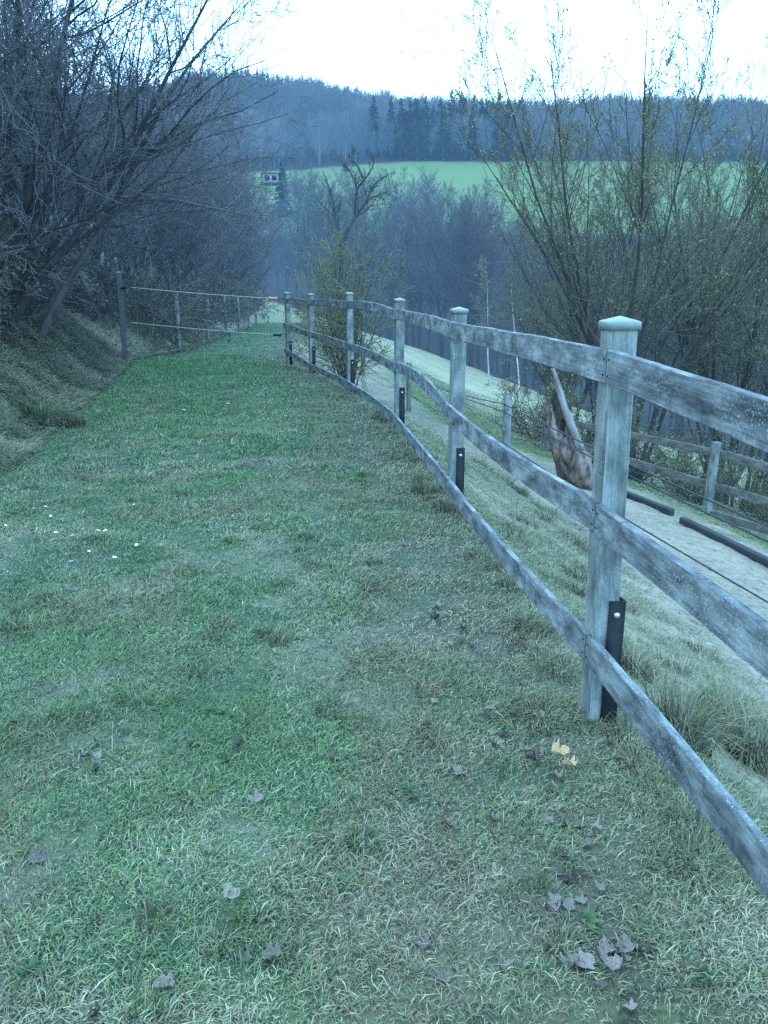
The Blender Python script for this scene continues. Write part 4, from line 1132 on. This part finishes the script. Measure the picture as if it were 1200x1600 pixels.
for cu, cv, n, su, sv in [(712, 965, 9, 22, 26), (780, 1110, 7, 30, 14), (800, 1160, 7, 34, 18), (890, 1400, 7, 34, 24), (940, 1478, 9, 34, 28), (870, 1275, 6, 40, 26), (380, 1500, 4, 60, 18), (700, 1075, 4, 30, 14), (150, 1180, 3, 12, 12)]:
    leafpix += [(round(rcl.gauss(cu, su)), min(1590, round(rcl.gauss(cv, sv)))) for _ in range(n)]
GL = 'dead leaves lying in the grass'
rleaf = random.Random(3)
special = {(945, 1490): 'largest crumpled grey dead leaf near the lower right corner', (985, 1582): 'grey dead leaf at the bottom edge right of centre', (785, 1510): 'reddish brown dead leaf below the right side cluster', (410, 1443): 'folded pale dead leaf in the lower left centre',
           (365, 1403): 'narrow grey dead leaf just above the folded one in the lower left', (147, 1165): 'dark curled dead leaf on the left side of the path', (790, 1153): 'rounded grey dead leaf beside the base of the nearest fence post', (402, 1252): 'pale crumpled leaf alone in the centre left of the grass', (672, 852): 'pale leaf on the worn strip below the second fence post'}
for j, (u, v) in enumerate(leafpix):
    p = ground_at(u, v)
    o = link('dead_leaf', LM[j % 5], None, None, (p.x, p.y, p.z + rleaf.uniform(-.004, .010)))
    s = rleaf.uniform(.028, .05) * (1.35 if (u, v) == (945, 1490) else 1) * (1 + p.y * .03)
    o.scale = (s, s * rleaf.uniform(.9, 1.3), s * 1.2); o.rotation_euler = (rleaf.uniform(-.4, .4), rleaf.uniform(-.4, .4), rleaf.uniform(0, 6.28))
    tag(o, special.get((u, v), 'curled grey brown dead leaf lying in the short grass'), 'leaf', GL)
for (u, v, s, r, lb) in [(872, 1200, .075, .5, 'bright yellow torn leaf beside the nearest fence post'), (886, 1220, .06, 2.2, 'small cream coloured leaf scrap beside the bright yellow torn leaf')]:
    p = ground_at(u, v); o = link('yellow_leaf', LY_, None, None, (p.x, p.y, p.z + .05)); o.scale = (s, s, s * 1.5); o.rotation_euler = (.3, .2, r); tag(o, lb, 'leaf')
# daisies
pet = []; 
for k in range(13):
    a = k / 13 * 2 * PI; c_, s_ = math.cos(a), math.sin(a)
    pet.append((np.array([(c_ * r_ - s_ * w_, s_ * r_ + c_ * w_, z_) for r_, w_, z_ in ((.25, -.07, 0), (1, -.16, .12), (1.08, 0.02, .12), (.98, .16, .12), (.25, .07, 0))])[[0, 1, 3, 4]], np.array([[0, 1, 2, 3]])))
dm = mesh_np('petals', *join(pet)); an = np.arange(10) / 10 * 2 * PI
dc = mesh_np('centre', np.concatenate([np.stack([.3 * np.cos(an), .3 * np.sin(an), 0 * an], 1), [[0, 0, .16]]]), None, np.array([(i, (i + 1) % 10, 10) for i in range(10)]))
dst = mesh_np('stalk', *tubes(np.array([[(0, 0, -3.4), (.2, 0, -1.5), (0, 0, 0)]]), np.array([[.07, .06, .07]]), 4)); 
M_stalk = mat_plain('daisy stalk', (.08, .13, .05), (.1, .16, .06))
for j, (u, v) in enumerate([(15, 790), (54, 802), (72, 799), (80, 814), (10, 829), (114, 845), (155, 837), (165, 838), (188, 807), (210, 796), (140, 870), (112, 887), (180, 880), (88, 840), (120, 903), (214, 860), (250, 560), (246, 556), (321, 585), (208, 585), (405, 590), (357, 635), (288, 645), (426, 564), (252, 684), (275, 912)]):
    p = ground_at(u, v)
    t = thing('daisy', 'small white daisy open in the short grass on the left half of the path', 'flower', (p.x, p.y, p.z + .034), 'white daisies scattered over the path')
    link('petals', dm, M_daisy, t); link('centre', dc, M_daisy_c, t); link('stalk', dst, M_stalk, t)
    s = rleaf.uniform(.009, .014) * (1 + (p.y > 9) * .5); t.scale = (s, s, s); t.rotation_euler = (rleaf.uniform(-.5, .1), rleaf.uniform(-.3, .3), j)

# ------------------------------------------------------------------ camera, light, world
cam = bpy.data.cameras.new('camera'); co = bpy.data.objects.new('camera', cam); C.objects.link(co)
co.location = (0, 0, 0); co.rotation_euler = (PI / 2 - PIT, 0, 0)
cam.sensor_fit = 'VERTICAL'; cam.sensor_height = 32; cam.lens = 32 * FPX / 1600; cam.clip_end = 6000; cam.clip_start = .05
scene.camera = co
scene.render.resolution_x = 768; scene.render.resolution_y = 1024

EL, AZ = math.radians(38), math.radians(-60)
sun = bpy.data.lights.new('sun', 'SUN'); so = bpy.data.objects.new('sun', sun); C.objects.link(so)
sun.energy = .55; sun.angle = math.radians(25); sun.color = (1, .97, .9)
dv = Vector((math.sin(AZ) * math.cos(EL), math.cos(AZ) * math.cos(EL), math.sin(EL)))
so.rotation_euler = (-dv).to_track_quat('-Z', 'Y').to_euler()

w = bpy.data.worlds.new('World'); scene.world = w; w.use_nodes = True
nt = w.node_tree; nt.nodes.clear()
out = nt.nodes.new('ShaderNodeOutputWorld')
sky = nt.nodes.new('ShaderNodeTexSky'); sky.sky_type = 'NISHITA'; sky.sun_disc = False; sky.sun_elevation = EL; sky.sun_rotation = AZ
b1 = nt.nodes.new('ShaderNodeBackground'); nt.links.new(sky.outputs[0], b1.inputs[0]); b1.inputs[1].default_value = .05
tc = nt.nodes.new('ShaderNodeTexCoord'); sx = nt.nodes.new('ShaderNodeSeparateXYZ'); nt.links.new(tc.outputs['Generated'], sx.inputs[0])
r = ramp(nt, sx.outputs['Z'], [(0, (1.6, 3.2, 5.3)), (.35, (1.58, 3.2, 5.3)), (1, (1.42, 3.0, 5.1))])
b2 = nt.nodes.new('ShaderNodeBackground'); nt.links.new(r.outputs[0], b2.inputs[0]); b2.inputs[1].default_value = 1.0
ad = nt.nodes.new('ShaderNodeAddShader'); nt.links.new(b1.outputs[0], ad.inputs[0]); nt.links.new(b2.outputs[0], ad.inputs[1]); nt.links.new(ad.outputs[0], out.inputs[0])
scene.view_settings.view_transform = 'Standard'; scene.view_settings.look = 'None'; scene.view_settings.exposure = 0; scene.view_settings.gamma = 1
scene.cycles.max_bounces = 5; scene.cycles.diffuse_bounces = 3; scene.cycles.transparent_max_bounces = 4
scene.cycles.use_denoising = False
